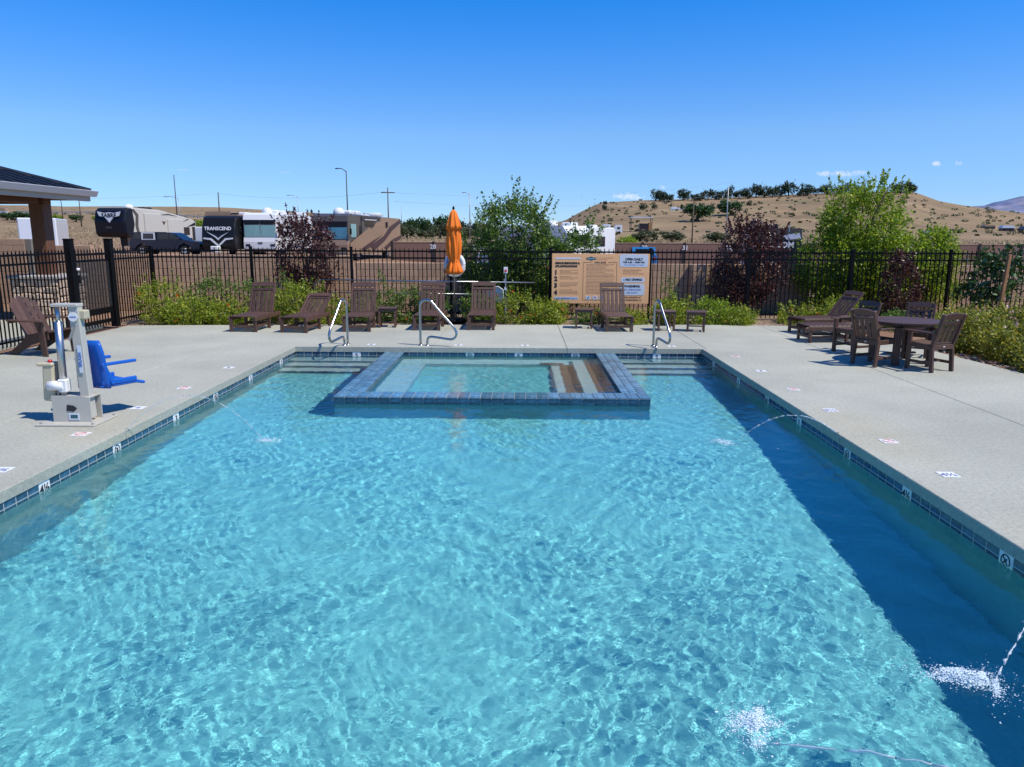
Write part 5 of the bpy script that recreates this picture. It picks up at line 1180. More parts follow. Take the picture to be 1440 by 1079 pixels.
# central green tree, several stems
tree('leafy_tree', -.15, 20.5, 'tall mid green tree in the centre, between the umbrella and the sign', 'tree', lf_green,
     [(-.05, 0, 2.1, 1.05, .7, 1.0, 165, 34), (-.8, .1, 1.3, .75, .6, .8, 90, 32), (.75, 0, 1.35, .85, .6, .85, 100, 32), (0, 0, .7, 1.3, .5, .6, 100, 30)], .066, 3.2, 1.0, .05, 42, .12,
     [(44, (0, 0, 2.5), (.95, .6, .35), .6, 26), (6, (.1, 0, 3.0), (.25, .2, .1), .6, 24), (10, (-1.0, 0, 1.7), (.5, .4, .2), .55, 20)], 12)
tree('leafy_tree', 1.55, 20.5, 'smaller green tree with thin shoots just left of the sign top', 'tree', lf_green,
     [(0, 0, 1.6, .75, .5, .7, 90, 28), (.1, 0, .9, .6, .5, .5, 50, 26)], .064, 2.6, .7, .04, 43, .11, [(16, (.2, 0, 2.0), (.6, .4, .15), .5, 20), (3, (.25, 0, 2.35), (.15, .1, .05), .75, 16)])
tree('stake_tree', -2.75, 20.6, 'x', 'tree', lf_green, [(0, 0, .9, .25, .25, .5, 16, 20)], .055, 1.5, .3, .02, 44, .08, [(6, (0, 0, 1.1), (.2, .2, .1), .4, 16)]) if False else None
# big plum right
tree('plum_tree', 6.2, 20.4, 'large dark plum leaved tree on the right, between the sign and the big green tree', 'tree', lf_plum,
     [(0, 0, 1.35, 1.05, .75, .95, 190, 36), (-.2, 0, .75, .85, .6, .5, 70, 32), (.1, 0, 2.05, .7, .5, .5, 60, 28)], .064, 2.7, .9, .05, 45, .11, [(46, (0, 0, 2.1), (.85, .5, .2), .42, 26), (5, (-.1, 0, 2.45), (.35, .3, .1), .45, 20)])
# big yellow green tree
tree('leafy_tree', 9.1, 20.6, 'biggest bright yellow green tree on the right behind the fence', 'tree', lf_lime,
     [(.1, 0, 2.35, 1.15, .8, 1.1, 200, 36), (-.45, 0, 1.5, 1.25, .8, .95, 170, 34), (.9, 0, 1.4, 1.1, .7, .95, 140, 32), (0, 0, .7, 1.6, .7, .6, 130, 30)], .070, 3.6, 1.2, .06, 46, .13,
     [(50, (.1, 0, 2.9), (1.0, .6, .3), .65, 28), (6, (.35, 0, 3.35), (.25, .2, .1), .55, 24)], 12)
tree('leafy_tree', 11.05, 20.6, 'lower yellow green tree right of the biggest tree', 'tree', lf_lime,
     [(0, 0, 1.55, .75, .6, .85, 110, 32), (.1, 0, .8, .8, .5, .6, 70, 28)], .066, 2.5, .7, .045, 47, .12, [(30, (0, 0, 2.0), (.6, .4, .2), .4, 22)])
tree('plum_tree', 9.35, 18.65, 'narrow dark plum shrub in front of the fence behind the dining chairs', 'tree', lf_plum,
     [(0, 0, .95, .50, .35, .72, 90, 30), (0, 0, 1.45, .32, .25, .35, 34, 24)], .055, 1.7, .35, .03, 48, .08, [(18, (0, 0, 1.5), (.35, .25, .1), .35, 18)])
mg = tree('magnolia_tree', 11.35, 18.2, 'young tree with large glossy dark leaves tied to a stake at the right', 'tree', lf_dark,
     [(0, 0, 1.2, .72, .5, .62, 60, 13), (.15, 0, 1.55, .5, .4, .3, 22, 12), (-.3, 0, .9, .4, .35, .35, 20, 12)], .105, 1.7, .5, .03, 49, .12, [(8, (0, 0, 1.6), (.55, .4, .1), .35, 8)], asp=.6)
tag(one('tree_stake', m_stake, None, 'bar', (11.15, 17.55, -.05), (11.30, 17.62, 1.72), .075, .075, .01), 'brown wooden stake holding the glossy leaved young tree', 'stake')
tree('dark_shrub', 12.0, 16.9, 'dark green shrub at the right edge above the roses', 'shrub', lf_dark, [(0, 0, .75, .5, .5, .7, 60, 26)], .06, 1.2, .3, .03, 50, .1)
# shrubs along the bed
def shrub(x, y, rx, ry, h, leaf, label, seed, n=70, per=30, size=.048, flowers=None, nf=0, group='leafy shrubs in the planting bed', sh=12, gz=-.05, cat='shrub'):
    rg = np.random.RandomState(seed); t_ = empty('flowering_shrub' if nf else 'leafy_shrub', (x, y, gz), 0, label, cat, group)
    mb = MB()
    for i in range(9):
        a = i * .7 + rg.uniform(-.2, .2); mb.tube([(0, 0, 0), (math.cos(a) * rx * .35, math.sin(a) * ry * .35, h * .45), (math.cos(a) * rx * .75, math.sin(a) * ry * .75, h * .8)], [.012, .008, .004], 5)
    mb.build('stem', m_bark, t_)
    P = np.concatenate([clumps(rg, n, per, (0, 0, h * .42), (rx, ry, h * .5), .085, .5), clumps(rg, n // 3, per, (0, 0, h * .15), (rx * .9, ry * .9, h * .15), .07, .4), shoots(rg, sh, (0, 0, h * .55), (rx * .8, ry * .8, h * .2), h * .45, 22)])
    P[:, 2] = np.maximum(P[:, 2], .01); leaf_cloud('foliage', P, size, leaf, t_, seed + 1)
    if nf:
        Q_ = ellip(rg, nf, (0, 0, h * .48), (rx * 1.02, ry * 1.02, h * .52), 1.0); Q_ = Q_[Q_[:, 1] < ry * .3]
        for q in Q_[:nf]:
            pts = q + rg.normal(size=(7, 3)) * .016; leaf_cloud('flower', pts, .045, flowers, t_, rg.randint(9999), asp=.8)
    return t_
SH = [(-8.75, 18.35, .75, .6, 1.05, lf_shrub, 'tall shrub in the back left corner beside the gate', 70, 90),
      (-8.0, 17.95, .7, .45, .60, lf_shrub, 'low bright shrub spilling over the deck edge near the gate', 71, 80),
      (-7.75, 18.75, .65, .4, 1.15, lf_green, 'taller green shrub against the fence left of the first lounger', 72, 80),
      (-7.15, 18.0, .65, .45, .62, lf_shrub, 'low bright shrub in the middle of the left bed', 73, 80),
      (-6.6, 18.55, .7, .45, 1.0, lf_green, 'tall green shrub against the fence behind the first lounger', 74, 80),
      (-5.55, 18.5, .75, .5, .95, lf_shrub, 'bright shrub below the left plum tree with orange blossoms', 75, 90),
      (-4.75, 18.25, .5, .4, .68, lf_shrub, 'small bright shrub right of the half lowered lounger', 76, 60),
      (-3.75, 18.65, .6, .35, .72, lf_green, 'thin green shrub behind the lounger near the left handrail', 77, 45),
      (-2.75, 18.6, .6, .35, .85, lf_green, 'upright green shrub behind the side table by the umbrella', 78, 60),
      (-2.2, 18.55, .5, .35, .80, lf_green, 'green shrub behind the lounger left of the umbrella', 79, 50),
      (-1.0, 18.75, .5, .35, .70, lf_green, 'green shrub to the right behind the umbrella pole', 80, 50),
      (-.1, 18.55, .65, .45, .78, lf_shrub, 'bright shrub with orange blossoms beside the emergency post', 81, 80),
      (.75, 18.5, .55, .40, .62, lf_shrub, 'bright shrub under the left corner of the sign', 82, 60),
      (1.75, 18.45, .55, .35, .42, lf_green, 'low green shrub under the sign behind the side table', 83, 45),
      (2.75, 18.3, .40, .35, .45, lf_shrub, 'small shrub with an orange flower under the right corner of the sign', 84, 45),
      (3.75, 18.6, .6, .35, .78, lf_shrub, 'yellow green shrub right of the sign behind the handrail', 85, 70),
      (4.75, 18.5, .65, .45, .72, lf_lime, 'bright yellow green shrub behind the rightmost side table', 86, 80),
      (5.35, 18.3, .45, .35, .5, lf_shrub, 'low yellow green shrub left of the large plum tree', 87, 50),
      (6.9, 18.75, .6, .4, .6, lf_shrub, 'shrub behind the foot of the raised right lounger', 88, 60),
      (7.9, 18.5, .65, .45, .75, lf_shrub, 'shrub with orange blossoms behind the raised right lounger', 89, 70),
      (8.9, 17.6, .5, .4, .45, lf_green, 'low green shrub between the right lounger and the far dining chair', 90, 40),
      (10.3, 17.8, .55, .4, .5, lf_lime, 'yellow green shrub behind the dark back dining chair', 91, 50)]
for i, s_ in enumerate(SH):
    shrub(*s_[:2], s_[2] * (.85 if s_[0] > 0 else 1), s_[3] * 1.15, s_[4] * (.88 if s_[0] > 0 else 1.05), *s_[5:8], n=int(s_[8] * (.95 + .35 * math.sin(i * 2.7))), per=34, size=.060, sh=int(16 + 8 * math.sin(i * 1.7)), flowers=pet_orange, nf=(7, 3, 0, 6, 2, 8, 4, 0, 2, 0, 0, 7, 3, 1, 4, 0, 3, 0, 2, 4, 0, 0)[i])
for i, (x, y, h, lab) in enumerate(((-3.45, 18.95, 1.15, 'thin climbing plant against the fence above the lounger near the left handrail'), (3.75, 19.0, 1.15, 'thin climbing plant on the fence just right of the sign'), (-6.05, 19.0, 1.25, 'climbing plant on the fence between the first two loungers'))):
    rg = np.random.RandomState(300 + i); t_ = empty('climbing_plant', (x, y, -.05), 0, lab, 'plant'); mb = MB(); mb.tube([(0, 0, 0), (.05, 0, h * .5), (-.03, 0, h)], [.01, .007, .003], 5); mb.build('stem', m_bark, t_)
    leaf_cloud('foliage', np.concatenate([clumps(rg, 16, 16, (0, 0, h * .6), (.2, .08, h * .5), .05), shoots(rg, 7, (0, 0, h * .5), (.2, .05, h * .3), h * .4, 14)]), .05, lf_green, t_, 300 + i)
for i, (x, y, rx, ry, h, lab) in enumerate(((8.75, 14.6, .75, .8, .78, 'rose bush beside the dining set, farthest left of the roses'), (9.9, 14.9, .85, .8, .86, 'taller rose bush behind the others near the wooden stake'),
                                        (8.95, 13.2, .75, .8, .66, 'rose bush with several pink blooms in the middle of the right bed'), (10.1, 13.4, .8, .8, .75, 'rose bush at the right edge, middle row'), (8.65, 11.85, .6, .6, .5, 'low rose bush nearest the viewer at the right edge of the deck'), (9.6, 11.9, .8, .7, .6, 'rose bush just off the deck at the right edge, front row'))):
    rg = np.random.RandomState(500 + i); o = shrub(x, y, rx, ry, h, lf_rose, lab, 500 + i, n=190, per=38, size=.060, flowers=pet_pink, nf=20, group='rose bushes on the right', sh=26)
# ground cover scatter: stones along the bed edge
rg = random.Random(5); mb = MB()
for k in range(420):
    if k % 3: x = rg.uniform(-9.1, 6.4); y = far_edge(x) + rg.uniform(.02, .35)
    else: y = rg.uniform(11, 17.6); x = right_edge(y) + rg.uniform(.03, .4)
    s_ = rg.uniform(.012, .035); mb.box((x, y, -.045 + s_ * .3), (s_ * 2, s_ * 1.5, s_), rg.uniform(0, 3), ch=s_ * .3)
tag(mb.build('gravel', m_stone), 'small stones along the edge of the planting bed', 'gravel', None, 'stuff')

# ------------------------------------------------------------------ far trees and scrub
def far_tree_mesh(seed, leaf, tall=1.0, n=60, per=16, trunk=True):
    rg = np.random.RandomState(seed); t_ = empty('far_tree', (0, 0, 0))
    mb = MB(); mb.tube([(0, 0, -.3), (0, 0, .35 * tall)], [.07, .045], 6); mb.build('trunk', m_bark, t_)
    nb = 5; P = [clumps(rg, n // 2, per, (0, 0, .55 * tall), (.42, .42, .40 * tall), .07)]
    for k in range(nb):
        a = rg.uniform(0, 6.28); P.append(clumps(rg, n // 6, per, (math.cos(a) * .3, math.sin(a) * .3, rg.uniform(.35, .8) * tall), (.22, .22, .18 * tall), .06))
    leaf_cloud('crown', np.concatenate(P), .085, leaf, t_, seed, asp=.7); return t_
protos = {}
for nm, lf, tall in (('juniper_tree', lf_juni, .95), ('cottonwood_tree', lf_dark, .9), ('sage_tree', lf_sage, .95), ('lime_tree', lf_lime, .95)):
    protos[nm] = [far_tree_mesh(700 + k * 7 + len(nm), lf, tall, 80 if nm != 'juniper_tree' else 60) for k in range(2)]
    for q in protos[nm]: q.name = nm
used = set()
def place_far(kind, px, pyb, w_px, h_px, Y_, label, cat='tree', group=None, k=None, sink=.08):
    """stand a tree on the terrain at distance Y_, w_px and h_px its size in photo pixels"""
    x = (px - 731) / 1050 * Y_; s_ = Y_ / 1050; pr = protos[kind][(int(px) if k is None else k) % 2]
    if pr.name not in used and id(pr) not in used: used.add(id(pr)); o = pr; first = True
    o = copy_tree(pr, (x, Y_, float(ground_z(x, Y_)) - sink * h_px * s_), (px * 1.7) % 6.28, label, group); o['category'] = cat; o.scale = (w_px * s_, w_px * s_, h_px * s_)
    return o
# ridge junipers
rj = [(915, 14, 14), (924, 10, 13), (933, 12, 10), (952, 16, 14), (968, 10, 8), (976, 12, 10), (986, 14, 12), (997, 12, 11), (1008, 11, 12), (1017, 8, 16), (1028, 12, 10), (1040, 14, 14), (1051, 12, 16), (1062, 14, 14), (1073, 12, 13), (1084, 14, 14), (1095, 14, 18), (1116, 20, 15), (1132, 8, 8), (1147, 14, 13), (1159, 12, 10), (1172, 14, 13), (1185, 12, 11), (1240, 14, 13), (1251, 16, 14), (1260, 12, 11)]
ORD = 'leftmost second third fourth fifth sixth seventh eighth ninth tenth eleventh twelfth thirteenth fourteenth fifteenth sixteenth seventeenth eighteenth nineteenth twentieth twenty-first twenty-second twenty-third twenty-fourth twenty-fifth rightmost'.split()
for i, (px, w_, h_) in enumerate(rj):
    place_far('juniper_tree', px, 0, w_ * 1.4, h_ * 1.3, 392 - (i % 3) * 5, ORD[i] + (' juniper' if i in (0, 25) else ' juniper from the left') + ' along the crest of the hill', group='junipers along the hill crest', k=i)
for px, w_, h_, Y_, lab in ((846, 7, 6, 385, 'lone small juniper at the left end of the hill top'), (845, 9, 9, 350, 'dark round juniper on the upper left slope of the hill'), (899, 13, 10, 330, 'dark round bush in the middle of the hill left of the big tree'), (914, 9, 8, 330, 'paler small tree just right of the dark round bush on the hill'), (1043, 9, 7, 330, 'small juniper on the slope right of the two big hill trees')):
    place_far('juniper_tree', px, 0, w_, h_, Y_, lab)
place_far('cottonwood_tree', 973, 0, 44, 31, 262, 'big round dark green tree on the hill slope, left of two', k=0); place_far('cottonwood_tree', 1018, 0, 36, 25, 285, 'big dark green tree on the hill slope, right of two', k=1)
for i, (px, w_, h_, Y_) in enumerate(((568, 14, 26, 160), (580, 14, 30, 170), (594, 24, 32, 165), (610, 14, 22, 175), (626, 26, 36, 168), (648, 20, 26, 170), (664, 16, 22, 172))):
    place_far('cottonwood_tree' if i in (1, 2, 4) else 'juniper_tree', px, 0, w_ * 1.15, h_, Y_, ('slender dark tree at the left end of the distant hedge', 'pointed dark tree second in the distant hedge', 'rounded dark green tree left of the umbrella tip', 'low dark tree right of the rounded one in the distant hedge', 'tallest dark tree in the distant hedge behind the umbrella', 'dark tree just right of the umbrella tip', 'low dark tree beside the lamp pole right of the umbrella')[i])
for i, (px, w_, h_, Y_, lab) in enumerate(((574, 30, 22, 140, 'olive bush below the distant trees, left'), (600, 26, 14, 138, 'low grey olive bush below the distant trees'), (620, 32, 24, 142, 'olive bush behind the umbrella, left side'), (655, 30, 18, 142, 'olive bush behind the umbrella, right side'), (685, 36, 22, 138, 'olive bush between the lamp pole and the central tree'), (905, 40, 18, 120, 'olive bush beyond the panel wall above the sign'), (940, 34, 16, 122, 'low olive bush between the two pitch numbers'), (1000, 40, 16, 118, 'olive bush beyond the wall at the foot of the brown pole'), (880, 30, 26, 84, 'light green tree standing behind the blue car'))):
    place_far('sage_tree' if i < 8 else 'lime_tree', px, 0, w_, h_, Y_, lab, 'bush' if i < 8 else 'tree')
place_far('lime_tree', 292, 0, 26, 30, 118, 'bright lime green tree beyond the cream trailer'); place_far('sage_tree', 292, 0, 34, 22, 112, 'olive bush below the bright lime green tree', 'bush')
for i, (px, w_, h_, Y_, lab) in enumerate(((36, 30, 15, 180, 'dark green tree beyond the road seen under the pavilion roof'), (88, 18, 9, 185, 'pale green bush beyond the road right of the column'), (116, 18, 11, 185, 'dark green tree beyond the road, right of the pale bush'), (94, 14, 8, 120, 'green bush on the bank above the cargo trailer'), (20, 22, 12, 190, 'dark tree beyond the road at the far left'), (52, 20, 13, 182, 'green tree beyond the road just left of the column'), (146, 14, 7, 190, 'small green bush beyond the road above the trailer nose'))):
    place_far('cottonwood_tree' if i in (0, 2, 4, 5) else 'lime_tree', px, 0, w_, h_ * 1.2, Y_, lab)
for i, (px, w_, h_, Y_, lab) in enumerate(((1409, 30, 25, 70, 'small green tree beyond the panel wall near the right edge'), (1440, 22, 22, 74, 'small green tree cut by the right edge of the view'))):
    place_far('lime_tree', px, 0, w_, h_, Y_, lab)
for k_ in protos:
    for q in protos[k_]: kill(q)
# scrub dotted over the hills: one mass
rg = np.random.RandomState(77); P = []
for k in range(620):
    px = rg.uniform(790, 1460) if k % 3 else rg.uniform(-60, 560); Y_ = rg.uniform(190, 398) if k % 3 else rg.uniform(180, 1500); x = (px - 731) / 1050 * Y_; z = float(ground_z(x, Y_)); s_ = rg.uniform(.35, 1.1) ** 1.8 * (1 if Y_ < 400 else 2.2)
    if px > 1290: s_ *= 1.3
    P.append(ellip(rg, 26, (x, Y_, z + s_ * .35), (s_ * 1.1, s_ * 1.1, s_ * .55), .4))
leaf_s = leaf_cloud('scrub', np.concatenate(P), .62, lf_sage, None, 78, asp=.8); tag(leaf_s, 'grey green scrub dotted over the dry hills', 'scrub', None, 'stuff')
# dry grass tufts beyond the wall
P = []; n_ = 9000; px = rg.uniform(-50, 1500, n_); Y_ = rg.uniform(70, 150, n_); x = (px - 731) / 1050 * Y_; P = np.stack([x, Y_, ground_z(x, Y_) + .12], -1)
lf_dry = leafmat('dry straw grass', (.30, .22, .10), (.42, .33, .17), (.28, .26, .10), .3)
tag(leaf_cloud('dry_grass', P, .5, lf_dry, None, 79, up=2.5, asp=.25), 'tufts of dry straw grass on the plain beyond the camp', 'grass', None, 'stuff')

# ------------------------------------------------------------------ poles, lamps, wires, far buildings
def px_at(px, py, Y_): return ((px - 731) / 1050 * Y_, Y_, 2.1 + (331.5 + (px - 731) * .0044 - py) / 1050 * Y_)
def pole(px, ptop, Y_, r, m, label, cat, arm=None, cross=False):
    x, y, zt = px_at(px, ptop, Y_); zb = g_(x, y) - .2; o = empty('utility_pole' if cross or m is m_polew else 'street_lamp', (x, y, zb), 0, label, cat)
    one('pole', m, o, 'tube', [(0, 0, 0), (0, 0, zt - zb)], [r * .75, r * .45], 8)
    if arm:
        one('lamp_arm', m, o, 'tube', [(0, 0, zt - zb - .1), (arm * .5, 0, zt - zb + .25), (arm, 0, zt - zb + .3)], r * .4, 6); one('lamp_head', m, o, 'box', (arm * 1.15, 0, zt - zb + .27), (abs(arm) * .35, .3, .12), ch=.03)
    if cross: one('cross_arm', m, o, 'box', (0, 0, zt - zb - .8), (2.2, .12, .14)); [one('insulator', m_white, o, 'cyl', (q, 0, zt - zb - .66), .05, .16, 8) for q in (-1, -.4, .4, 1)]
    return (x, y, zt)
pole(257, 250, 105, .12, m_darkpost, 'tall dark lamp pole above the cream trailer', 'pole', None)
pole(261, 281, 150, .12, m_poleg, 'small pale street lamp just right of the tall dark pole', 'street lamp', -2.2)
A_ = pole(316, 273, 150, .22, m_polew, 'leaning wooden utility pole behind the black travel trailer', 'utility pole')
pole(425, 279, 170, .12, m_poleg, 'distant grey street lamp above the left plum tree', 'street lamp', -1.8)
pole(493, 245, 95, .13, m_darkpost, 'tall dark lamp pole above the striped motorhome', 'street lamp', -1.0)
B_ = pole(549, 267, 125, .17, m_polew, 'wooden utility pole with cross arm above the striped motorhome', 'utility pole', None, True)
pole(567, 292, 190, .12, m_poleg, 'faint grey pole beside the distant hedge', 'pole'); pole(661, 276, 130, .13, m_poleg, 'grey street lamp right of the umbrella', 'street lamp', -1.0)
pole(967, 285, 100, .14, m_polew, 'brown wooden pole in front of the dark hill tree', 'pole'); pole(1013, 265, 110, .12, m_poleg, 'pale metal pole in front of the right hill tree', 'pole')
pole(98, 278, 160, .14, m_darkpost, 'thin dark pole just right of the pavilion column', 'pole'); pole(123, 280, 160, .18, m_polew, 'wooden pole under the pavilion gutter end', 'utility pole'); pole(2, 288, 170, .18, m_polew, 'wooden pole at the far left under the pavilion roof', 'utility pole')
def wire(a, b, sag, lab):
    pts = [tuple(Vector(a).lerp(Vector(b), t_) - Vector((0, 0, sag * 4 * t_ * (1 - t_)))) for t_ in np.linspace(0, 1, 14)]; mb = MB(); mb.tube(pts, .013, 4); tag(mb.build('overhead_wire', m_poleg), lab, 'wire', 'overhead wires')
C2 = (42.0, 150, 12.5)
wire((A_[0], A_[1], A_[2] - .2), (B_[0], B_[1], B_[2] - .6), 1.0, 'thin overhead wire between the two wooden utility poles'); wire((B_[0] - 1, B_[1], B_[2] - .7), C2, 1.6, 'thin upper overhead wire running right from the cross arm'); wire((B_[0] + 1, B_[1], B_[2] - 2.2), (42, 150, 10.5), 1.6, 'thin lower overhead wire running right from the cross arm')
wire((-160, 175, 13), (A_[0], A_[1], A_[2] - .2), 2.0, 'thin overhead wire running left from the leaning pole')
# road rail at far left bank
gr = MB()
for k in range(46):
    x0 = -150 + k * 3.0; z0 = g_(x0, 226); gr.box((x0, 226, z0 + .5), (.12, .12, 1.1)); gr.bar((x0, 225.9, z0 + .85), (x0 + 3, 225.9, g_(x0 + 3, 226) + .85), .06, .32)
tag(gr.build('road_guardrail', m_poleg), 'grey guardrail along the far road on the left bank', 'guardrail')
fz = empty('wire_fence', (0, 78, 0), 0, 'low pale wire fence on the plain right of the sign', 'fence')
mb = MB()
for k in range(40):
    x = 8 + k * 1.6; mb.box((x, 0, g_(x, 78) + .55), (.06, .06, 1.1))
mb.build('post', m_poleg, fz); mb = MB()
for z in (.35, .65, 1.0): mb.bar((8, 0, g_(10, 78) + z), (72, 0, g_(60, 78) + z), .02)
mb.build('wire', m_poleg, fz)
def house(px0, px1, ptop, pb, Y_, roofm, wallm, label, nm='house', open_=False):
    x0 = (px0 - 731) / 1050 * Y_; x1 = (px1 - 731) / 1050 * Y_; zt = px_at(px0, ptop, Y_)[2]; zb = min(px_at(px0, pb, Y_)[2], g_((x0 + x1) / 2, Y_)) - .3; h = empty(nm, ((x0 + x1) / 2, Y_, zb), 0, label, 'house' if not open_ else 'shelter'); w = x1 - x0; H = zt - zb
    if open_:
        one('roof', roofm, h, 'box', (0, 0, H), (w, w * .5, .25)); [one('post', m_darkpost, h, 'box', (a * w * .47, b * w * .2, H / 2), (.15, .15, H)) for a in (-1, 1) for b in (-1, 1)]; one('shed', m_rvbrown, h, 'box', (w * .12, 0, H * .3), (w * .4, 1.5, H * .6)); one('pallet', m_stake, h, 'box', (w * .4, 0, H * .35), (w * .12, 1.5, H * .6))
    else:
        one('wall', wallm, h, 'box', (0, 0, H * .32), (w * .94, w * .4, H * .64)); one('roof', roofm, h, 'prism', [(-w / 2, H * .62), (w / 2, H * .62), (w * .38, H), (-w * .38, H)], -w * .24, w * .24, 'y')
        for q in (-.25, .2): one('window', m_glassd, h, 'box', (q * w, -w * .2 - .02, H * .36), (w * .1, .05, H * .2))
house(881, 911, 307, 321, 215, m_pale, m_pale, 'open pale roofed shelter at the foot of the hill above the sign', 'shelter', True)
house(664, 690, 315, 331, 175, m_rvtan, m_rvgrey, 'tan roofed house behind the lamp pole right of the umbrella'); house(296, 340, 299, 315, 130, m_rvtan, m_rvwhite, 'long tan roofed building beyond the black travel trailer'); house(8, 22, 294, 303, 240, m_rvtan, m_rvwhite, 'small house beyond the road at the far left')
house(936, 945, 293, 299, 320, m_rvwhite, m_rvwhite, 'tiny white building on the hill left of the big tree'); house(946, 955, 294, 299, 322, m_rvwhite, m_rvwhite, 'tiny white building on the hill touching the big tree'); house(1386, 1404, 318, 324, 240, m_pale, m_rvgrey, 'low grey roofed building on the right plain'); house(1362, 1378, 317, 322, 250, m_rvtan, m_rvbrown, 'low brown barn on the right plain'); house(1414, 1440, 319, 326, 235, m_rvgrey, m_rvbrown, 'dark low sheds near the right edge of the plain')
for i, (px0, px1, pt, Y_, lab) in enumerate(((843, 854, 316, 200, 'distant white trailer at the foot of the hill, left of two'), (860, 870, 317, 200, 'distant white trailer at the foot of the hill, right of two'), (333, 345, 301, 125, 'black trailer roof beyond the black travel trailer, left'), (346, 354, 302, 122, 'black trailer roof beyond the motorhome'), (198, 216, 302, 130, 'distant dark and white camper above the cream trailer'), (236, 252, 304, 128, 'distant blue grey camper right of the tall dark pole'), (222, 234, 303, 135, 'distant pale camper beside the tall dark pole'))):
    x0 = (px0 - 731) / 1050 * Y_; x1 = (px1 - 731) / 1050 * Y_; zt = px_at(px0, pt, Y_)[2]; xm = (x0 + x1) / 2; zb = g_(xm, Y_); v = empty('distant_camper', (xm, Y_, zb), 0, lab, 'camper trailer', 'distant campers'); w = x1 - x0; h_ = max(1.6, zt - zb)
    mm_ = (m_rvwhite, m_rvwhite, m_rvblack, m_rvblack, m_rvgrey, m_pale, m_rvwhite)[i]; one('body', mm_, v, 'prism', [(-w / 2, .4), (w / 2, .4), (w / 2, h_), (-w / 2 + .3, h_), (-w / 2, h_ - .5)], -1.1, 1.1, 'y', .08); one('window', m_glassd, v, 'box', (0, -1.12, h_ * .65), (w * .4, .05, .5)); one('wheel', m_tyre, v, 'cyl', (w * .1, -1.0, .35), .35, .2, 12, (0, 1, 0))
lp = empty('garden_lamp', ((1288 - 731) / 1050 * 24, 24, -.05), 0, 'brown post with teal cap among the yellow green leaves', 'lamp'); one('post', m_rvbrown, lp, 'box', (0, 0, 1.1), (.12, .12, 2.2)); one('cap', m_carblue, lp, 'box', (0, 0, 2.27), (.22, .22, .14), ch=.03)

# ------------------------------------------------------------------ deck jets: arcs of water and splashes
m_spray = bpy.data.materials.new('white broken water'); m_spray.use_nodes = True; p = m_spray.node_tree.nodes['Principled BSDF']
p.inputs['Base Color'].default_value = (.85, .9, .95, 1); p.inputs['Roughness'].default_value = .15; p.inputs['Transmission Weight'].default_value = .55; p.inputs['IOR'].default_value = 1.33
def jet(label, a, b, zpk, seed, r=.007, broken=.0):
    rg = np.random.RandomState(seed); a = Vector(a); b = Vector((b[0], b[1], WZ)); n = 70; mb = MB(); pts = []; rs_ = []
    j = empty('water_jet', a, 0, label, 'water jet', 'deck jets arcing into the pool')
    for k in range(n):
        t_ = k / (n - 1); z0 = a.z + (b.z - a.z) * t_; p_ = a.lerp(b, t_); p_.z = z0 + 4 * zpk * t_ * (1 - t_); p_ += Vector(rg.normal(size=3) * .0012 * (1 + 2 * t_)); pts.append(tuple(p_ - a)); rs_.append(r * (1 + .45 * math.sin(k * 1.9 + seed) * t_ + .3 * rg.uniform(-1, 1)) * (1 - .2 * t_))
    k0 = 0
    while k0 < n - 1:      # unbroken near the nozzle, torn into shorter beads further out
        run = n if k0 > n else (int(n * .4) if k0 == 0 else rg.randint(2, 7)); k1 = min(n - 1, k0 + run)
        if k1 > k0: seg = rs_[k0:k1 + 1]; m_ = len(seg); seg = [q * (1 if (k0 == 0 and i_ < m_ - 2) else .35 + .9 * math.sin(math.pi * (i_ + .3) / (m_ - .4))) for i_, q in enumerate(seg)]; mb.tube(pts[k0:k1 + 1], seg, 6)
        k0 = k1 + (1 if rg.uniform() < .45 else 0)
        if k1 >= n - 1: break
    mb.build('stream', m_spray, j)
    d_ = MB()
    for k in range(40):
        t_ = rg.uniform(.45, 1.0); q = Vector(pts[int(t_ * (n - 1))]) + Vector(rg.normal(size=3) * .012); s_ = rg.uniform(.002, .006); d_.box(q, (s_, s_, s_ * 1.4), ch=s_ * .3)
    d_.build('droplets', m_spray, j)['kind'] = 'stuff'
    one('nozzle', m_screw, j, 'cyl', (0, 0, 0), .018, .02, 10); return j
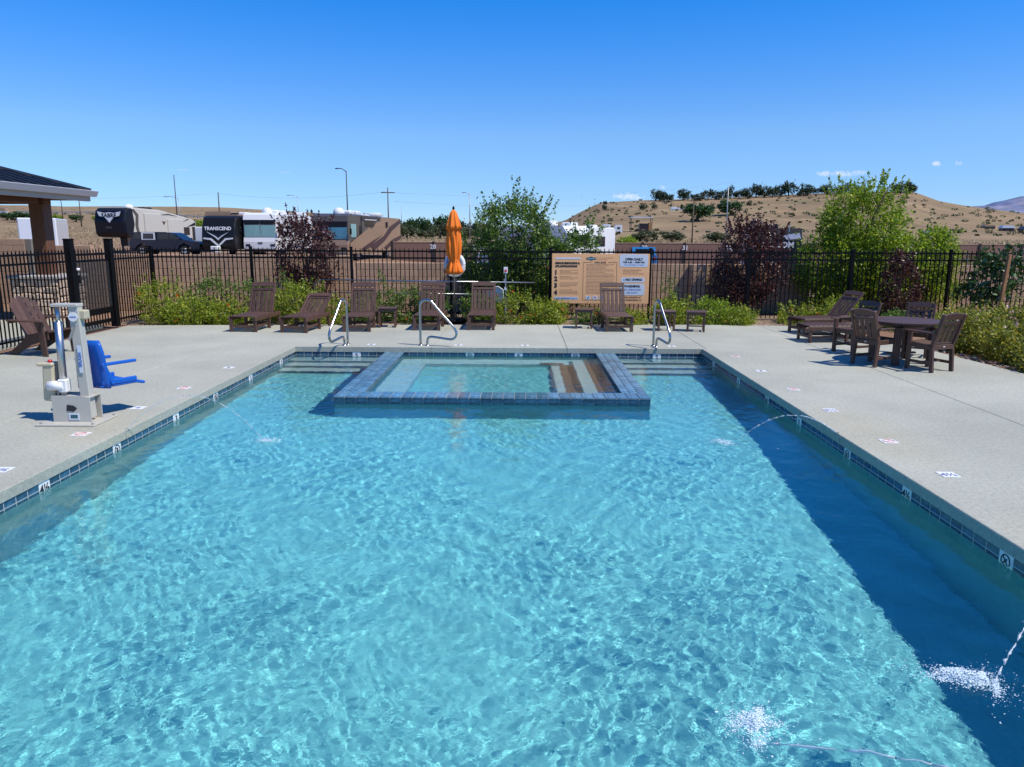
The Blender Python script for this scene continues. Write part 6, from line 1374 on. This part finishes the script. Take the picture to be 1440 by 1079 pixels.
def splash(label, x, y, rx, ry, n, seed, h=.05, sc_=1.0):
    """tiny drops and torn foam flecks, thick in a few ragged streaks and thin round them"""
    rg = np.random.RandomState(seed); mb = MB(); cs = [(x + rg.normal() * rx * .45, y + rg.normal() * ry * .45, rg.uniform(.12, .34), rg.uniform(0, 3.14)) for _ in range(7)]
    for k in range(n):
        cx, cy, w_, an = cs[rg.randint(7)]; u_, v_ = rg.normal() * w_ * rx, rg.normal() * w_ * ry * .45
        if k % 5 == 0: u_ *= 3.2; v_ *= 4.
        qx, qy = cx + u_ * math.cos(an) - v_ * math.sin(an), cy + u_ * math.sin(an) + v_ * math.cos(an); dd = math.hypot((qx - x) / rx, (qy - y) / ry)
        s_ = rg.uniform(.0010, .0040) * sc_ * (1.2 if dd < .6 else .8) * (1.8 if k % 23 == 0 else 1); z = WZ + .005 + h * rg.uniform(0, 1) ** 4 * max(.15, 1 - dd * .7)
        mb.box((qx, qy, z), (s_ * rg.uniform(1, 5.0), s_ * rg.uniform(.7, 2.0), s_ * .4), rg.uniform(0, 3))
    return tag(mb.build('splash', m_foam, None), label, 'splash', 'white splashes where jets land', 'stuff')
m_foam = mat('white foam', (.72, .82, .87), .5)
jet('faint water jet arcing from the left deck edge beside the pool lift', (-4.31, 7.9, -.01), (-2.9, 8.15, 0), .45, 1, .0034)
jet('water jet arcing low from the right deck edge into the pool', (3.48, 7.95, -.01), (2.55, 8.35, 0), .24, 2, .0055)
jet('water jet reaching in at the lower right corner', (3.48, 4.4, -.01), (2.5, 3.56, 0), .14, 3, .0060)
jet('broken water jet at the bottom of the view right of the middle', (3.48, .8, -.01), (1.16, 3.06, 0), .34, 4, .0060)
splash('small white splash on the left side of the pool', -2.83, 8.12, .15, .08, 900, 11, .04, .8)
splash('small white splash near the right edge of the shadow', 2.27, 8.18, .18, .08, 1000, 12, .04, .8)
splash('large white splash at the lower right of the pool', 2.33, 3.55, .20, .11, 5200, 13, .07, .75)
splash('white splash at the bottom of the pool right of centre', 1.12, 3.18, .12, .15, 2600, 14, .07, .7)
